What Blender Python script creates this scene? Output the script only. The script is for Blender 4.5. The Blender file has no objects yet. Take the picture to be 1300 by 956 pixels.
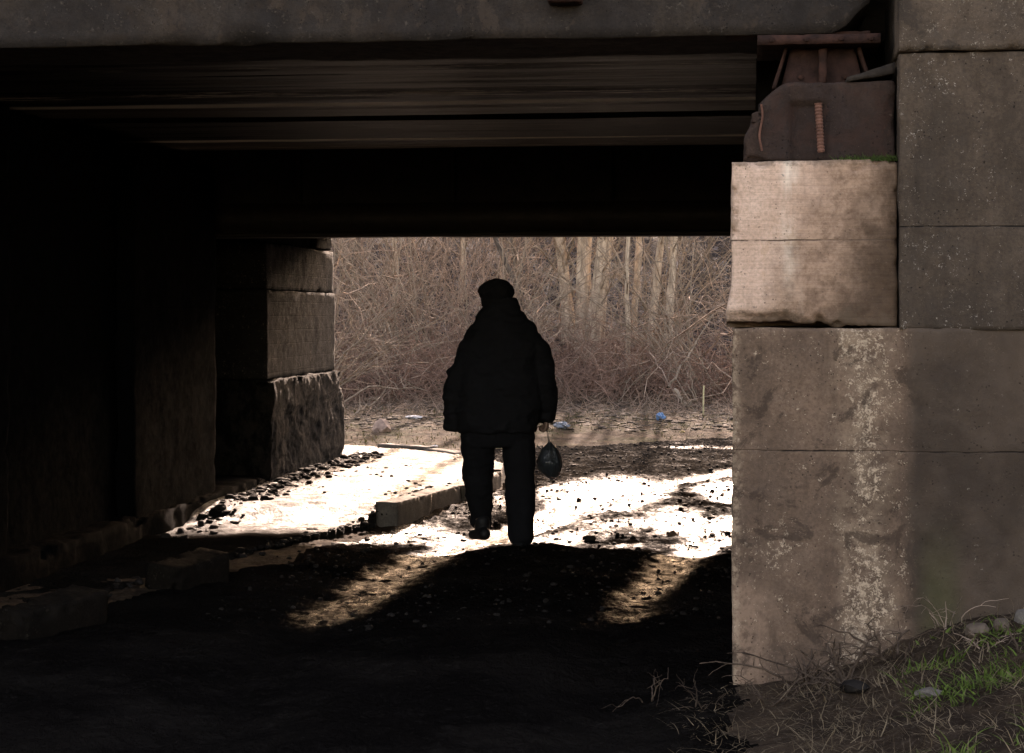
import bpy, math, random
import numpy as np
from mathutils import Vector, Matrix
random.seed(4); rng = np.random.default_rng(7)
R = math.radians
SC = bpy.context.scene
COL = SC.collection

# ------------------------------------------------------------------ noise
def _h(ix, iy, iz, s):
    n = (ix*374761393 + iy*668265263 + iz*2147483647*3 + s*1274126177) & 0xFFFFFFFF
    n = ((n ^ (n >> 13))*1274126177) & 0xFFFFFFFF
    n = ((n ^ (n >> 16))*2246822519) & 0xFFFFFFFF
    return ((n ^ (n >> 15)) & 0xFFFFFF)/float(0xFFFFFF)
def vnoise(x, y, z=0.0, s=0):
    x, y, z = np.broadcast_arrays(np.asarray(x, float), np.asarray(y, float), np.asarray(z, float))
    ix, iy, iz = [np.floor(a).astype(np.int64) for a in (x, y, z)]
    fx, fy, fz = x-ix, y-iy, z-iz
    fx, fy, fz = [f*f*(3-2*f) for f in (fx, fy, fz)]
    r = 0
    for dx in (0, 1):
        for dy in (0, 1):
            for dz in (0, 1):
                w = (fx if dx else 1-fx)*(fy if dy else 1-fy)*(fz if dz else 1-fz)
                r = r + w*_h(ix+dx, iy+dy, iz+dz, s)
    return r*2-1
def fbm(x, y, z=0.0, s=0, o=4):
    a, r, f = 1.0, 0, 1.0
    for k in range(o):
        r = r + a*vnoise(np.asarray(x)*f, np.asarray(y)*f, np.asarray(z)*f, s+k*17); a *= .5; f *= 2.03
    return r
def sstep(a, b, x):
    t = np.clip((x-a)/(b-a), 0, 1); return t*t*(3-2*t)

# ------------------------------------------------------------------ object helpers
def mesh(name, V, F, mat, parent=None, smooth=True):
    me = bpy.data.meshes.new(name)
    me.from_pydata([tuple(v) for v in V] if not isinstance(V, np.ndarray) else V.tolist(), [], F if isinstance(F, list) else F.tolist())
    if mat: me.materials.append(mat)
    me.update()
    if smooth: me.polygons.foreach_set('use_smooth', [True]*len(me.polygons))
    o = bpy.data.objects.new(name, me); COL.objects.link(o)
    if parent: o.parent = parent
    return o
def tag(o, label=None, cat=None, group=None, kind=None):
    if label: o['label'] = label
    if cat: o['category'] = cat
    if group: o['group'] = group
    if kind: o['kind'] = kind
    return o
def thing(name, label, cat, loc=(0, 0, 0), rz=0, group=None):
    o = bpy.data.objects.new(name, None); COL.objects.link(o)
    o.location = loc; o.rotation_euler = (0, 0, rz); o.empty_display_size = .2
    return tag(o, label, cat, group)
def join(parts):
    V, F, n = [], [], 0
    for v, f in parts:
        V.append(np.asarray(v, float)); F += [[i+n for i in q] for q in (f if isinstance(f, list) else f.tolist())]; n += len(v)
    return np.concatenate(V), F

# frame of the bridge: u along the facade (right side nearer), v into the passage
P0 = np.array([.896, 8.0]); A = R(7); CA, SA = math.cos(A), math.sin(A)
def to_w(u, v): return P0[0]+u*CA+v*SA, P0[1]-u*SA+v*CA
def to_l(x, y):
    dx, dy = x-P0[0], y-P0[1]; return dx*CA-dy*SA, dx*SA+dy*CA
def bthing(name, label, cat, u=0, v=0, group=None):
    x, y = to_w(u, v); return thing(name, label, cat, (x, y, 0), -A, group)

def grid_box(b, res, amp=.004, nsc=6, chip=.02, chsc=5, seed=0, fn=None):
    """closed box of small quads, its faces rough and its edges worn"""
    (x0, x1), (y0, y1), (z0, z1) = b
    L = [np.linspace(a, c, max(2, int(round((c-a)/res))+1)) for a, c in b]
    V, F, idx = [], [], {}
    def vid(p):
        k = (round(p[0], 5), round(p[1], 5), round(p[2], 5))
        if k not in idx: idx[k] = len(V); V.append(p)
        return idx[k]
    for ax in range(3):
        i, j = [(1, 2), (2, 0), (0, 1)][ax]
        for side in (0, 1):
            c = b[ax][side]; ids = np.empty((len(L[i]), len(L[j])), int)
            for p, a in enumerate(L[i]):
                for q, d in enumerate(L[j]):
                    pt = [0, 0, 0]; pt[ax] = c; pt[i] = a; pt[j] = d
                    ids[p, q] = vid(pt)
            for p in range(len(L[i])-1):
                for q in range(len(L[j])-1):
                    f = [ids[p, q], ids[p+1, q], ids[p+1, q+1], ids[p, q+1]]
                    F.append([int(t) for t in (f if side else f[::-1])])
    V = np.array(V, float); ctr = np.array([(x0+x1)/2, (y0+y1)/2, (z0+z1)/2]); half = np.array([x1-x0, y1-y0, z1-z0])/2
    d = V-ctr; dist = half-np.abs(d)                       # distance to each face
    sd = np.sort(dist, 1); edge = sd[:, 1]                  # 0 on an edge
    n1 = fbm(V[:, 0]*chsc, V[:, 1]*chsc, V[:, 2]*chsc, seed+50, 4)
    cw = chip*np.clip(.35+n1*1.1, .12, 2.2)
    e = np.clip(1-edge/np.maximum(cw*1.6, 1e-4), 0, 1)**1.5
    w = np.clip(1-dist/np.maximum(cw*1.6, 1e-4)[:, None], 0, 1)
    cw = cw*np.clip(.25+fbm(V[:, 0]*chsc*3, V[:, 1]*chsc*3, V[:, 2]*chsc*3, seed+77, 3)*1.3, .08, 2)
    V -= np.sign(d)*w*(e*cw)[:, None]*.75
    nrm = np.sign(d)*(dist < 1e-4); ln = np.maximum(np.linalg.norm(nrm, axis=1, keepdims=True), 1)
    nz = fbm(V[:, 0]*nsc, V[:, 1]*nsc, V[:, 2]*nsc, seed, 5)
    V += nrm/ln*(nz*amp)[:, None]
    if fn is not None: V = fn(V)
    return V, F

def tubes(P, Rr, S=3):
    """P (N,K,3), R (N,K): tapered tubes as one set of verts and faces"""
    N, K, _ = P.shape
    T = np.gradient(P, axis=1); T /= np.maximum(np.linalg.norm(T, axis=2, keepdims=True), 1e-9)
    ref = np.where(np.abs(T[..., 2:3]) > .9, np.array([1., 0, 0]), np.array([0, 0, 1.]))
    ref = np.broadcast_to(ref[:, :1], T.shape) if False else ref
    a = np.cross(T, ref); a /= np.maximum(np.linalg.norm(a, axis=2, keepdims=True), 1e-9); b = np.cross(T, a)
    th = np.arange(S)*2*math.pi/S
    V = P[:, :, None, :]+Rr[:, :, None, None]*(a[:, :, None, :]*np.cos(th)[None, None, :, None]+b[:, :, None, :]*np.sin(th)[None, None, :, None])
    V = V.reshape(-1, 3)
    n, k, s = np.meshgrid(np.arange(N), np.arange(K-1), np.arange(S), indexing='ij')
    i0 = (n*K+k)*S+s; i1 = (n*K+k)*S+(s+1) % S
    F = np.stack([i0, i1, i1+S, i0+S], -1).reshape(-1, 4)
    return V, F
def stems(base, direc, length, r0, K=8, bend=.3, droop=0.0, wob=.05, r1=.25, seed=0):
    """bent stems growing from base (N,3) along direc; droop pulls the tips down"""
    g = np.random.default_rng(seed); N = len(base)
    t = np.linspace(0, 1, K)
    d = direc/np.linalg.norm(direc, axis=1, keepdims=True)
    side = g.normal(size=(N, 3)); side[:, 2] *= .5
    P = base[:, None, :]+d[:, None, :]*(length[:, None]*t)[..., None]
    P += side[:, None, :]*(bend*length[:, None]*t**2)[..., None]
    P[..., 2] -= droop*length[:, None]*t**2.2 if np.isscalar(droop) else (droop*length)[:, None]*t**2.2
    w = g.normal(size=(N, K, 3))*wob; w[:, 0] = 0
    P += w*length[:, None, None]*.5
    Rr = r0[:, None]*(1-(1-r1)*t)
    return P, Rr

# ------------------------------------------------------------------ material helpers
class M:
    def __init__(s, name):
        s.m = bpy.data.materials.new(name); s.m.use_nodes = True; s.t = s.m.node_tree; s.t.nodes.clear()
        s.out = s.n('ShaderNodeOutputMaterial'); s.b = s.n('ShaderNodeBsdfPrincipled')
        s.t.links.new(s.b.outputs[0], s.out.inputs[0])
        s.co = s.n('ShaderNodeTexCoord').outputs['Object']
    def n(s, ty, **kw):
        x = s.t.nodes.new(ty)
        for k, v in kw.items(): setattr(x, k, v)
        return x
    def set(s, sock, v):
        if isinstance(v, bpy.types.NodeSocket): s.t.links.new(v, sock)
        elif isinstance(v, (tuple, list)): sock.default_value = (*v, 1) if len(v) == 3 and sock.type == 'RGBA' else v
        else: sock.default_value = v
    def map(s, sc=(1, 1, 1), loc=(0, 0, 0), co=None):
        x = s.n('ShaderNodeMapping'); s.set(x.inputs[0], co or s.co); s.set(x.inputs['Scale'], sc); s.set(x.inputs['Location'], loc); return x.outputs[0]
    def noise(s, sc, det=6, rough=.6, co=None, dist=0):
        x = s.n('ShaderNodeTexNoise'); s.set(x.inputs['Vector'], co or s.co); s.set(x.inputs['Scale'], sc); s.set(x.inputs['Detail'], det)
        s.set(x.inputs['Roughness'], rough); s.set(x.inputs['Distortion'], dist); return x.outputs['Fac']
    def voro(s, sc, co=None, feat='F1', out='Distance'):
        x = s.n('ShaderNodeTexVoronoi', feature=feat); s.set(x.inputs['Vector'], co or s.co); s.set(x.inputs['Scale'], sc); return x.outputs[out]
    def ramp(s, f, a, b, lo=0.0, hi=1.0):
        x = s.n('ShaderNodeMapRange', interpolation_type='SMOOTHSTEP'); s.set(x.inputs[0], f); s.set(x.inputs[1], a); s.set(x.inputs[2], b); s.set(x.inputs[3], lo); s.set(x.inputs[4], hi); return x.outputs[0]
    def math(s, op, a, b=0.0, c=0.0, clamp=False):
        x = s.n('ShaderNodeMath', operation=op, use_clamp=clamp); s.set(x.inputs[0], a); s.set(x.inputs[1], b); s.set(x.inputs[2], c); return x.outputs[0]
    def mix(s, f, a, b, mode='MIX'):
        x = s.n('ShaderNodeMix', data_type='RGBA', blend_type=mode); s.set(x.inputs[0], f); s.set(x.inputs[6], a); s.set(x.inputs[7], b); return x.outputs[2]
    def xyz(s):
        x = s.n('ShaderNodeSeparateXYZ'); s.set(x.inputs[0], s.co); return x.outputs
    def bump(s, h, strength=.5, dist=.01, nrm=None):
        x = s.n('ShaderNodeBump'); s.set(x.inputs['Height'], h); s.set(x.inputs['Strength'], strength); s.set(x.inputs['Distance'], dist)
        if nrm is not None: s.set(x.inputs['Normal'], nrm)
        return x.outputs[0]
    def done(s, col, rough=.85, nrm=None, spec=.3, **kw):
        s.set(s.b.inputs['Base Color'], col); s.set(s.b.inputs['Roughness'], rough); s.set(s.b.inputs['Specular IOR Level'], spec)
        if nrm is not None: s.set(s.b.inputs['Normal'], nrm)
        for k, v in kw.items(): s.set(s.b.inputs[k], v)
        return s.m

def concrete(name, base, dark, fleck=(.5, .4, .3), famt=.5, fsc=38, joints=(), patch=None, pale=None, bs=.5, board=0.0, damp=None, spec=.25, side=None, blot=None):
    m = M(name); x, y, z = m.xyz()
    c = m.mix(m.ramp(m.noise(2.2, 6, .65), .35, .68), dark, base)
    st = m.noise(5, 5, .6, m.map((3.2, 3.2, .35)))
    c = m.mix(m.math('MULTIPLY', m.ramp(st, .5, .78), .6), c, tuple(.45*k for k in dark))
    fine = m.noise(75, 5, .7); mid = m.noise(9, 6, .7)
    c = m.mix(m.ramp(mid, .36, .64, .42, 0), c, dark)
    c = m.mix(m.ramp(fine, .38, .6, .4, 0), c, tuple(.55*k for k in dark))
    mask = m.ramp(m.noise(3.1, 5, .7, m.map((1, 1, .8), (3, 1, 2))), .42, .66)
    if patch is not None:                                   # (centre u, width): a worn strip down the face
        k = m.math('ABSOLUTE', m.math('SUBTRACT', m.math('ADD', x, m.math('MULTIPLY', m.noise(4, 4, .6), .22)), patch[0]+.11))
        pk_ = m.ramp(k, patch[1]*1.25, patch[1]*.2)
        mask = m.math('MAXIMUM', m.math('MULTIPLY', mask, .6), m.math('MULTIPLY', pk_, m.ramp(m.noise(3.5, 4, .6, m.map((1, 1, .6))), .36, .55, .55, 1)))
        c = m.mix(m.math('MULTIPLY', pk_, m.ramp(m.noise(13, 7, .75), .4, .62, 0, .6)), c, (.40, .28, .185))
        lf = m.math('MULTIPLY', m.ramp(m.math('ADD', x, m.math('MULTIPLY', m.noise(5, 6, .7), .3)), .36, .22), m.ramp(m.math('ADD', z, m.math('MULTIPLY', m.noise(4, 6, .7), .3)), .62, .48))
        c = m.mix(m.math('MULTIPLY', lf, m.ramp(m.noise(19, 6, .75), .36, .56, .25, .75)), c, (.36, .23, .155))
        ed = m.ramp(m.math('ADD', x, m.math('MULTIPLY', m.noise(12, 6, .7), .08)), .085, .045)
        c = m.mix(m.math('MULTIPLY', ed, m.ramp(m.noise(30, 5, .75), .42, .58, 0, .7)), c, (.5, .36, .24))
    fl = m.math('ADD', m.math('MULTIPLY', m.noise(fsc, 6, .75), .6), m.math('MULTIPLY', m.noise(fsc*3.3, 4, .7), .4))
    fm = m.ramp(m.math('ADD', m.math('ADD', fl, m.math('MULTIPLY', mask, .14*famt)), m.math('MULTIPLY', m.math('SUBTRACT', m.noise(6, 4, .6, m.map((1.5, 1.5, .7), (7, 7, 7))), .5), .16)), .595, .64)
    c = m.mix(fm, c, m.mix(m.noise(9, 3), fleck, tuple(.7*k for k in fleck)))
    if pale:                                                # lime staining, own colour
        k = m.math('ABSOLUTE', m.math('SUBTRACT', m.math('ADD', x, m.math('MULTIPLY', m.noise(3, 3), .10)), pale[0]+.05))
        c = m.mix(m.math('MULTIPLY', m.ramp(k, pale[1], 0), m.ramp(m.noise(6, 5, .6, m.map((2, 2, .4))), .38, .6)), c, pale[2])
    if blot:
        bb_ = m.noise(4.2, 7, .72, m.map((1, 1, 1), (11, 3, 5)), .6)
        c = m.mix(m.ramp(bb_, .54, .60, 0, blot[1]), c, blot[0])
        c = m.mix(m.ramp(m.noise(6.5, 7, .75, m.map((1, 1, .7), (2, 9, 1))), .57, .63, 0, blot[1]*.8), c, tuple(1.9*k for k in blot[0]))
    if damp:                                                # brown then black damp staining creeping in from the lower right
        e = m.math('ADD', m.math('ADD', x, m.math('MULTIPLY', m.noise(4.5, 7, .7, m.map((1, 1, .8))), .45)), m.math('MULTIPLY', m.math('SUBTRACT', 1.79, z), .38))
        n2 = m.noise(14, 6, .75)
        c = m.mix(m.ramp(e, .36, .56, 0, .85), c, m.mix(m.ramp(n2, .35, .65), (.19, .11, .068), (.50, .32, .215)))
        c = m.mix(m.ramp(e, .60, .86, 0, .93), c, m.mix(n2, (.04, .025, .016), (.14, .085, .052)))
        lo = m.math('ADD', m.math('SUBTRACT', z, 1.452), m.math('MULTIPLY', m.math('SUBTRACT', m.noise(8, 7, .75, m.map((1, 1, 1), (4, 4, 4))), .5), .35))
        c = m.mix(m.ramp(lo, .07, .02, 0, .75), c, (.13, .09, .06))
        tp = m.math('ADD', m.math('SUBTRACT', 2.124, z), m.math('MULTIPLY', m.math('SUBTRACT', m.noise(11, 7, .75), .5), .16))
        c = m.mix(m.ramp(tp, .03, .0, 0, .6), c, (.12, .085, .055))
    if side:                                                # the wing's side, darker beyond the corner
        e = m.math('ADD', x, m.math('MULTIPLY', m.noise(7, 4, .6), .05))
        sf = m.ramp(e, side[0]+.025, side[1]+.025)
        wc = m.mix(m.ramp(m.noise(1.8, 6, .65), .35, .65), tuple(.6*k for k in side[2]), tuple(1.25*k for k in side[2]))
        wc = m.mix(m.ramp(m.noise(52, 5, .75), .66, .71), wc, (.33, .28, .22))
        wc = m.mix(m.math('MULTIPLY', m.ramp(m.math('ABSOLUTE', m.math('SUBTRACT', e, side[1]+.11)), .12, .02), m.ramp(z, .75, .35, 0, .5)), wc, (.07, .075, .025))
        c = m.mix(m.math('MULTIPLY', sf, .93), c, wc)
    pit = m.voro(55, m.map((1, 1, 1)))
    pm = m.math('MULTIPLY', m.ramp(pit, .22, .1), m.ramp(m.noise(12, 3), .5, .62))
    c = m.mix(pm, c, tuple(.25*k for k in dark))
    h = m.math('ADD', m.math('MULTIPLY', m.noise(24, 8, .7), .8), m.math('MULTIPLY', m.noise(150, 3, .7), .35))
    h = m.math('ADD', h, m.math('MULTIPLY', fm, .25)); h = m.math('SUBTRACT', h, m.math('MULTIPLY', pm, .8))
    zz = m.math('ADD', z, m.math('MULTIPLY', m.noise(6, 4, .6), .012))
    if board:
        gn = m.noise(2.0, 6, .8, m.map((2.2, 2, 46))); c = m.mix(m.ramp(gn, .36, .62, .6, 0), c, (.76, .72, .68), 'MULTIPLY'); h = m.math('ADD', h, m.math('MULTIPLY', gn, .5))
        w = m.math('ABSOLUTE', m.math('SUBTRACT', m.math('FRACT', m.math('MULTIPLY', zz, 1/board)), .5))
        lw = m.ramp(w, .04, 0); h = m.math('SUBTRACT', h, m.math('MULTIPLY', lw, .3)); c = m.mix(m.math('MULTIPLY', lw, .5), c, (.6, .56, .52), 'MULTIPLY')
    for j in joints:
        k = m.ramp(m.math('ABSOLUTE', m.math('SUBTRACT', zz, j+.006)), .0045, .001)
        c = m.mix(m.math('MULTIPLY', k, m.ramp(m.noise(7, 5, .7), .42, .56)), c, tuple(.15*q for q in dark)); h = m.math('SUBTRACT', h, m.math('MULTIPLY', k, .6))
    return m.done(c, m.ramp(m.noise(15, 3), .3, .7, .75, .95), m.bump(h, bs, .012), spec)

def plain(name, col, rough=.8, var=.5, sc=12, bs=.3, spec=.3, metal=0.0):
    m = M(name); c = m.mix(m.ramp(m.noise(sc, 6, .65), .3, .7), tuple(k*(1-var) for k in col), tuple(k*(1+var*.4) for k in col))
    return m.done(c, rough, m.bump(m.noise(sc*6, 5, .7), bs, .006), spec, Metallic=metal)
def cloth(name, col):
    m = M(name); c = m.mix(m.noise(9, 5), tuple(k*.7 for k in col), tuple(k*1.3 for k in col))
    h = m.math('ADD', m.noise(14, 4, .55, m.map((1, 1, .5))), m.math('MULTIPLY', m.noise(320, 2), .08))
    return m.done(c, .92, m.bump(h, .5, .02), .12)
def bark(name, a, b, sc=6):
    m = M(name); f = m.ramp(m.noise(sc, 6, .7, m.map((2.5, 2.5, .5))), .32, .68)
    n2 = m.noise(.6, 3)
    c = m.mix(n2, m.mix(f, a, b), m.mix(f, tuple(.7*k for k in a), b))
    return m.done(c, .9, m.bump(m.noise(sc*3, 6, .7, m.map((2.5, 2.5, .5))), .7, .02), .2)

# ------------------------------------------------------------------ world and sun
SUN_EL, SUN_AZ = R(20.5), R(6.2)          # azimuth to the right of straight ahead
w = bpy.data.worlds.new("World"); SC.world = w; w.use_nodes = True
nt = w.node_tree; bg = nt.nodes['Background']
sky = nt.nodes.new('ShaderNodeTexSky'); sky.sky_type = 'NISHITA'; sky.sun_disc = False
sky.sun_elevation = SUN_EL; sky.sun_rotation = SUN_AZ; sky.air_density = 1.0; sky.dust_density = 1.5; sky.ozone_density = 0.0
nt.links.new(sky.outputs[0], bg.inputs[0]); bg.inputs[1].default_value = .15
sl = bpy.data.lights.new('sun', 'SUN'); sl.energy = 3.1; sl.angle = R(.6); sl.color = (1, .96, .92)
so = bpy.data.objects.new('sun', sl); COL.objects.link(so)
sd = Vector((math.sin(SUN_AZ)*math.cos(SUN_EL), math.cos(SUN_AZ)*math.cos(SUN_EL), math.sin(SUN_EL)))
so.rotation_euler = sd.to_track_quat('Z', 'Y').to_euler(); so.location = (6, 60, 30)

# camera
cd = bpy.data.cameras.new('camera'); cam = bpy.data.objects.new('camera', cd); COL.objects.link(cam); SC.camera = cam
cd.sensor_width = 36; cd.lens = 36*2500/1300; cam.location = (0, 0, 1.5); cam.rotation_euler = (R(90), 0, 0)
cd.shift_y = -(478-400)/1300.; cd.clip_end = 2000; cd.clip_start = .1
vs = SC.view_settings; vs.view_transform = 'Standard'; vs.look = 'None'; vs.gamma = 1; vs.exposure = 2.15; vs.use_white_balance = True; vs.white_balance_temperature = 8800; vs.white_balance_tint = 28

# ------------------------------------------------------------------ the ground
KERB = np.array([(-3.9, 3.5), (-3.3, 6.0), (-2.55, 8.5), (-2.3, 9.4), (-1.9, 11), (-1.38, 12.6), (-.85, 14.2), (-.42, 15.6), (-.12, 16.9), (-.05, 17.9), (-.2, 18.9), (-.5, 19.8), (-1.0, 20.6), (-1.9, 20.95), (-4, 21.0), (-9, 21.2), (-9, 3.5)])
def inside(poly, x, y):
    r = np.zeros(x.shape, bool); n = len(poly)
    for i in range(n):
        (x0, y0), (x1, y1) = poly[i], poly[(i+1) % n]
        if y0 == y1: continue
        r ^= ((y0 > y) != (y1 > y)) & (x < (x1-x0)*(y-y0)/(y1-y0)+x0)
    return r
def segdist(pts, x, y):
    d = np.full(x.shape, 1e9)
    for (x0, y0), (x1, y1) in zip(pts[:-1], pts[1:]):
        L = (x1-x0)**2+(y1-y0)**2; t = np.clip(((x-x0)*(x1-x0)+(y-y0)*(y1-y0))/L, 0, 1)
        d = np.minimum(d, np.hypot(x-x0-t*(x1-x0), y-y0-t*(y1-y0)))
    return d
RUT1 = [(-.75, 4), (-1.15, 7.5), (-1.0, 9.8), (-.5, 12.6), (.2, 14.6), (.85, 16.6), (2.3, 19.4), (5, 22.0), (12, 24)]
RUT2 = [(.75, 4), (.35, 7.5), (.5, 9.8), (1.12, 12.6), (1.75, 14.8), (2.7, 17.2), (4.6, 19.6), (9, 21.4), (14, 22.4)]
ROAD = np.array([(-3.9, 2), (-3.3, 6.0), (-2.5, 8.5), (-1.85, 11), (-.8, 14.2), (-.07, 16.9), (0, 17.9), (-.45, 19.9), (-1.0, 20.7), (-1.2, 21.3), (0, 22.1), (2.0, 23.9), (5, 25.0), (12, 26.2), (60, 29), (60, 22), (16, 20.8), (9, 19.4), (5, 17.5), (3.2, 16), (2.2, 14), (1.5, 10), (.9, 7.5), (1.0, 5), (1.2, 2)])
def road_mask(x, y):
    return inside(ROAD, x, y)
def H(x, y):
    x = np.asarray(x, float); y = np.asarray(y, float)
    z = .03*fbm(x*.5, y*.5, 0, 3, 3)
    u, v = to_l(x, y)
    d1, d2 = segdist(RUT1, x, y), segdist(RUT2, x, y)
    rd = sstep(26.5, 23.5, y)*sstep(-12, -9, x)
    z = z-.045*np.exp(-(d1/.26)**2)*rd-.045*np.exp(-(d2/.24)**2)*rd
    hump = np.exp(-((y-12.25+.15*(x-.3))/.45)**2)*sstep(-.55, .1, x)*sstep(1.3, .7, x)
    z = z+.055*hump*(1+.3*vnoise(x*4, y*4))
    z = z+.012*fbm(x*4, y*4, 0, 11, 4)+(.007+.005*sstep(12, 15, y))*fbm(x*15, y*15, 0, 23, 3)*(y < 30)
    # bank on the right in front of the wing wall
    fr = sstep(3.2, .2, v)
    z = z+(.31*sstep(.75, 2.15, x)+.38*np.clip(x-2.15, 0, 9)+.03*fbm(x*3, y*3, 0, 31, 4)*sstep(.8, 1.4, x))*fr
    z = z+(.4*np.clip(-x-6.5, 0, 8))*sstep(3, 0, v)
    # embankment either side behind the bridge faces, and the wooded bank beyond
    z = z+.06*sstep(23.2, 26, y)
    yb = y+1.5*vnoise(x*.2, y*.2, 0, 71)-.12*np.abs(x-1)
    z = z+.55*sstep(30.5, 37, yb)+.36*np.clip(yb-36.2, 0, 14)+.22*np.clip(yb-50, 0, 60)
    z = z+.12*fbm(x*.8, y*.8, 0, 41, 4)*sstep(30, 35, y)
    far = np.maximum(np.abs(x)-60, 0)+np.maximum(-y-20, 0)
    return z+.25*fbm(x*.08, y*.08, 0, 5, 2)*sstep(0, 25, far)
def axis(lo, hi, a, b, step, grow=1.25):
    c = list(np.arange(a, b, step)); s = step
    L = []; q = a
    while q > lo: s *= grow; q -= s; L.append(q)
    s = step; q = c[-1]; U = []
    while q < hi: s *= grow; q += s; U.append(q)
    return np.array(L[::-1]+c+U)
xs = axis(-260, 260, -4.2, 4.2, .028, 1.12)
ys = []; q = 6.2
while q < 30: ys.append(q); q += .02*(q/8)**1.15
ys = np.array(ys); lo = []; s = .05; q = 6.2
while q > -200: s *= 1.15; q -= s; lo.append(q)
up = []; s = .12; q = ys[-1]
while q < 400: s *= 1.06; q += s; up.append(q)
ys = np.concatenate([lo[::-1], ys, up])
X, Y = np.meshgrid(xs, ys); Z = H(X, Y)
inpave = inside(KERB, X, Y)
Z = np.where(inpave & (X > -8), np.minimum(Z, .02), Z)
nx = len(xs); ny = len(ys)
Vg = np.stack([X, Y, Z], -1).reshape(-1, 3)
j, i = np.meshgrid(np.arange(ny-1), np.arange(nx-1), indexing='ij')
Fg = np.stack([j*nx+i, j*nx+i+1, (j+1)*nx+i+1, (j+1)*nx+i], -1).reshape(-1, 4)
cx, cy = (X[:-1, :-1]+X[1:, 1:]).ravel()/2, (Y[:-1, :-1]+Y[1:, 1:]).ravel()/2
wob = .18*fbm(cx*2, cy*2, 0, 61, 3)
rm = road_mask(cx+wob, cy+wob)
def sub(V, F):
    u_, inv = np.unique(F, return_inverse=True); return V[u_], inv.reshape(F.shape)

# wet mud and broken asphalt of the road
def road_mat():
    m = M('wet_road'); x, y, z = m.xyz()
    big = m.noise(1.1, 5, .6); 
    c = m.mix(m.ramp(big, .4, .65), (.012, .010, .009), (.024, .020, .017))
    grit = m.noise(45, 7, .75); c = m.mix(m.ramp(grit, .52, .7, 0, .6), c, (.045, .038, .032))
    # a lighter dry crust on the open stretch beyond the bridge
    dry = m.math('MULTIPLY', m.ramp(m.math('ADD', y, m.math('MULTIPLY', big, 3.0)), 18.0, 20.5), 1.0)
    c = m.mix(dry, c, m.mix(grit, (.022, .019, .016), (.07, .06, .05)))
    at = m.n('ShaderNodeAttribute', attribute_name='wet').outputs['Fac']
    wet = m.math('MULTIPLY', m.ramp(m.math('ADD', at, m.math('MULTIPLY', m.noise(2.6, 8, .75), 1.1)), .78, 1.40), m.ramp(dry, 0, 1, 1, .55))
    stone = m.voro(26, m.map((1, .8, 1))); st2 = m.voro(70)
    h = m.math('ADD', m.math('MULTIPLY', m.ramp(stone, .0, .55, 1, 0), .9), m.math('MULTIPLY', m.noise(22, 8, .75), 1.6))
    h = m.math('ADD', h, m.math('MULTIPLY', m.ramp(st2, 0, .5, 1, 0), .3))
    lump = m.noise(10, 7, .68, m.map((1, .42, 1)), .3)
    h = m.math('ADD', h, m.math('MULTIPLY', m.ramp(lump, .35, .66), 3.2))
    rough = m.math('MULTIPLY', m.mix(wet, (.95, .95, .95), (.20, .20, .20)), 1.0)
    pud = m.ramp(at, .95, 1.25)
    sp = m.math('MULTIPLY', m.math('ADD', m.ramp(wet, 0, 1, .0, .24), m.math('MULTIPLY', pud, .55)), m.ramp(y, 12.0, 13.4, .17, 1))
    spk = m.ramp(m.noise(15, 6, .75, m.map((1, .32, 1), (1, 7, 0))), .44, .60, .12, 1.5)
    sp = m.math('MULTIPLY', sp, m.math('ADD', m.math('MULTIPLY', spk, m.math('SUBTRACT', 1, m.math('MULTIPLY', pud, .75))), m.math('MULTIPLY', pud, .75)))
    return m.done(c, rough, m.bump(m.math('MULTIPLY', h, m.ramp(pud, 0, 1, 1, .22)), 1.0, .03), sp)
def ground_mat():
    m = M('verge_soil'); x, y, z = m.xyz()
    n = m.noise(2.4, 7, .7); g = m.noise(50, 6, .75)
    c = m.mix(m.ramp(n, .4, .62), (.040, .026, .017), (.095, .062, .039))
    c = m.mix(m.ramp(g, .5, .7, 0, .8), c, (.12, .09, .065))
    gr = m.math('MULTIPLY', m.ramp(m.noise(1.3, 6, .7, m.map((1, 1, 1), (5, 2, 0))), .46, .62), m.math('MULTIPLY', m.ramp(y, 20, 22), m.ramp(y, 32, 27)))
    c = m.mix(m.math('MULTIPLY', gr, .7), c, m.mix(g, (.028, .033, .012), (.07, .07, .028)))
    # grey leaf litter of the wooded bank
    lit = m.mix(m.ramp(m.voro(7, out='Color'), .2, .9), (.06, .054, .055), (.25, .22, .20))
    lit = m.mix(m.ramp(m.noise(9, 6, .75), .45, .62), (.018, .017, .018), lit)
    c = m.mix(m.ramp(y, 32.5, 35.5), c, lit)
    h = m.math('ADD', m.noise(9, 8, .75), m.math('MULTIPLY', g, .5))
    return m.done(c, .93, m.bump(h, .9, .05), .08)
RM, GM = road_mat(), ground_mat()
vr, fr = sub(Vg, Fg[rm]); ro = mesh('road', vr, fr, RM); tag(ro, 'rutted wet dirt road through the underpass', kind='structure')
d1, d2 = segdist(RUT1, vr[:, 0], vr[:, 1]), segdist(RUT2, vr[:, 0], vr[:, 1])
wet = np.maximum(np.exp(-(d1/.24)**2), .9*np.exp(-(d2/.22)**2))
gx, gy = vr[:, 0], vr[:, 1]
wet = wet*np.where(gy < 13, .85, 1)
litz = sstep(12.4, 13.4, gy+.13*gx)*sstep(17.2, 14.9, gy); wet = np.maximum(wet, litz*(.62+.3*fbm(gx*1.2, gy*1.2, 0, 91, 3)))
wet = np.maximum(wet, 1.5*np.exp(-((gx-.78-.12*(gy-16.5))/.55)**2-((gy-16.7)/1.7)**2))
wet = np.maximum(wet, 1.4*np.exp(-((gx-2.0)/.45)**2-((gy-16.6)/1.3)**2))
wet = np.maximum(wet, .85*np.exp(-((gx-2.2-.4*(gy-22.5))/.9)**2-((gy-22.6)/.35)**2))
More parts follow.
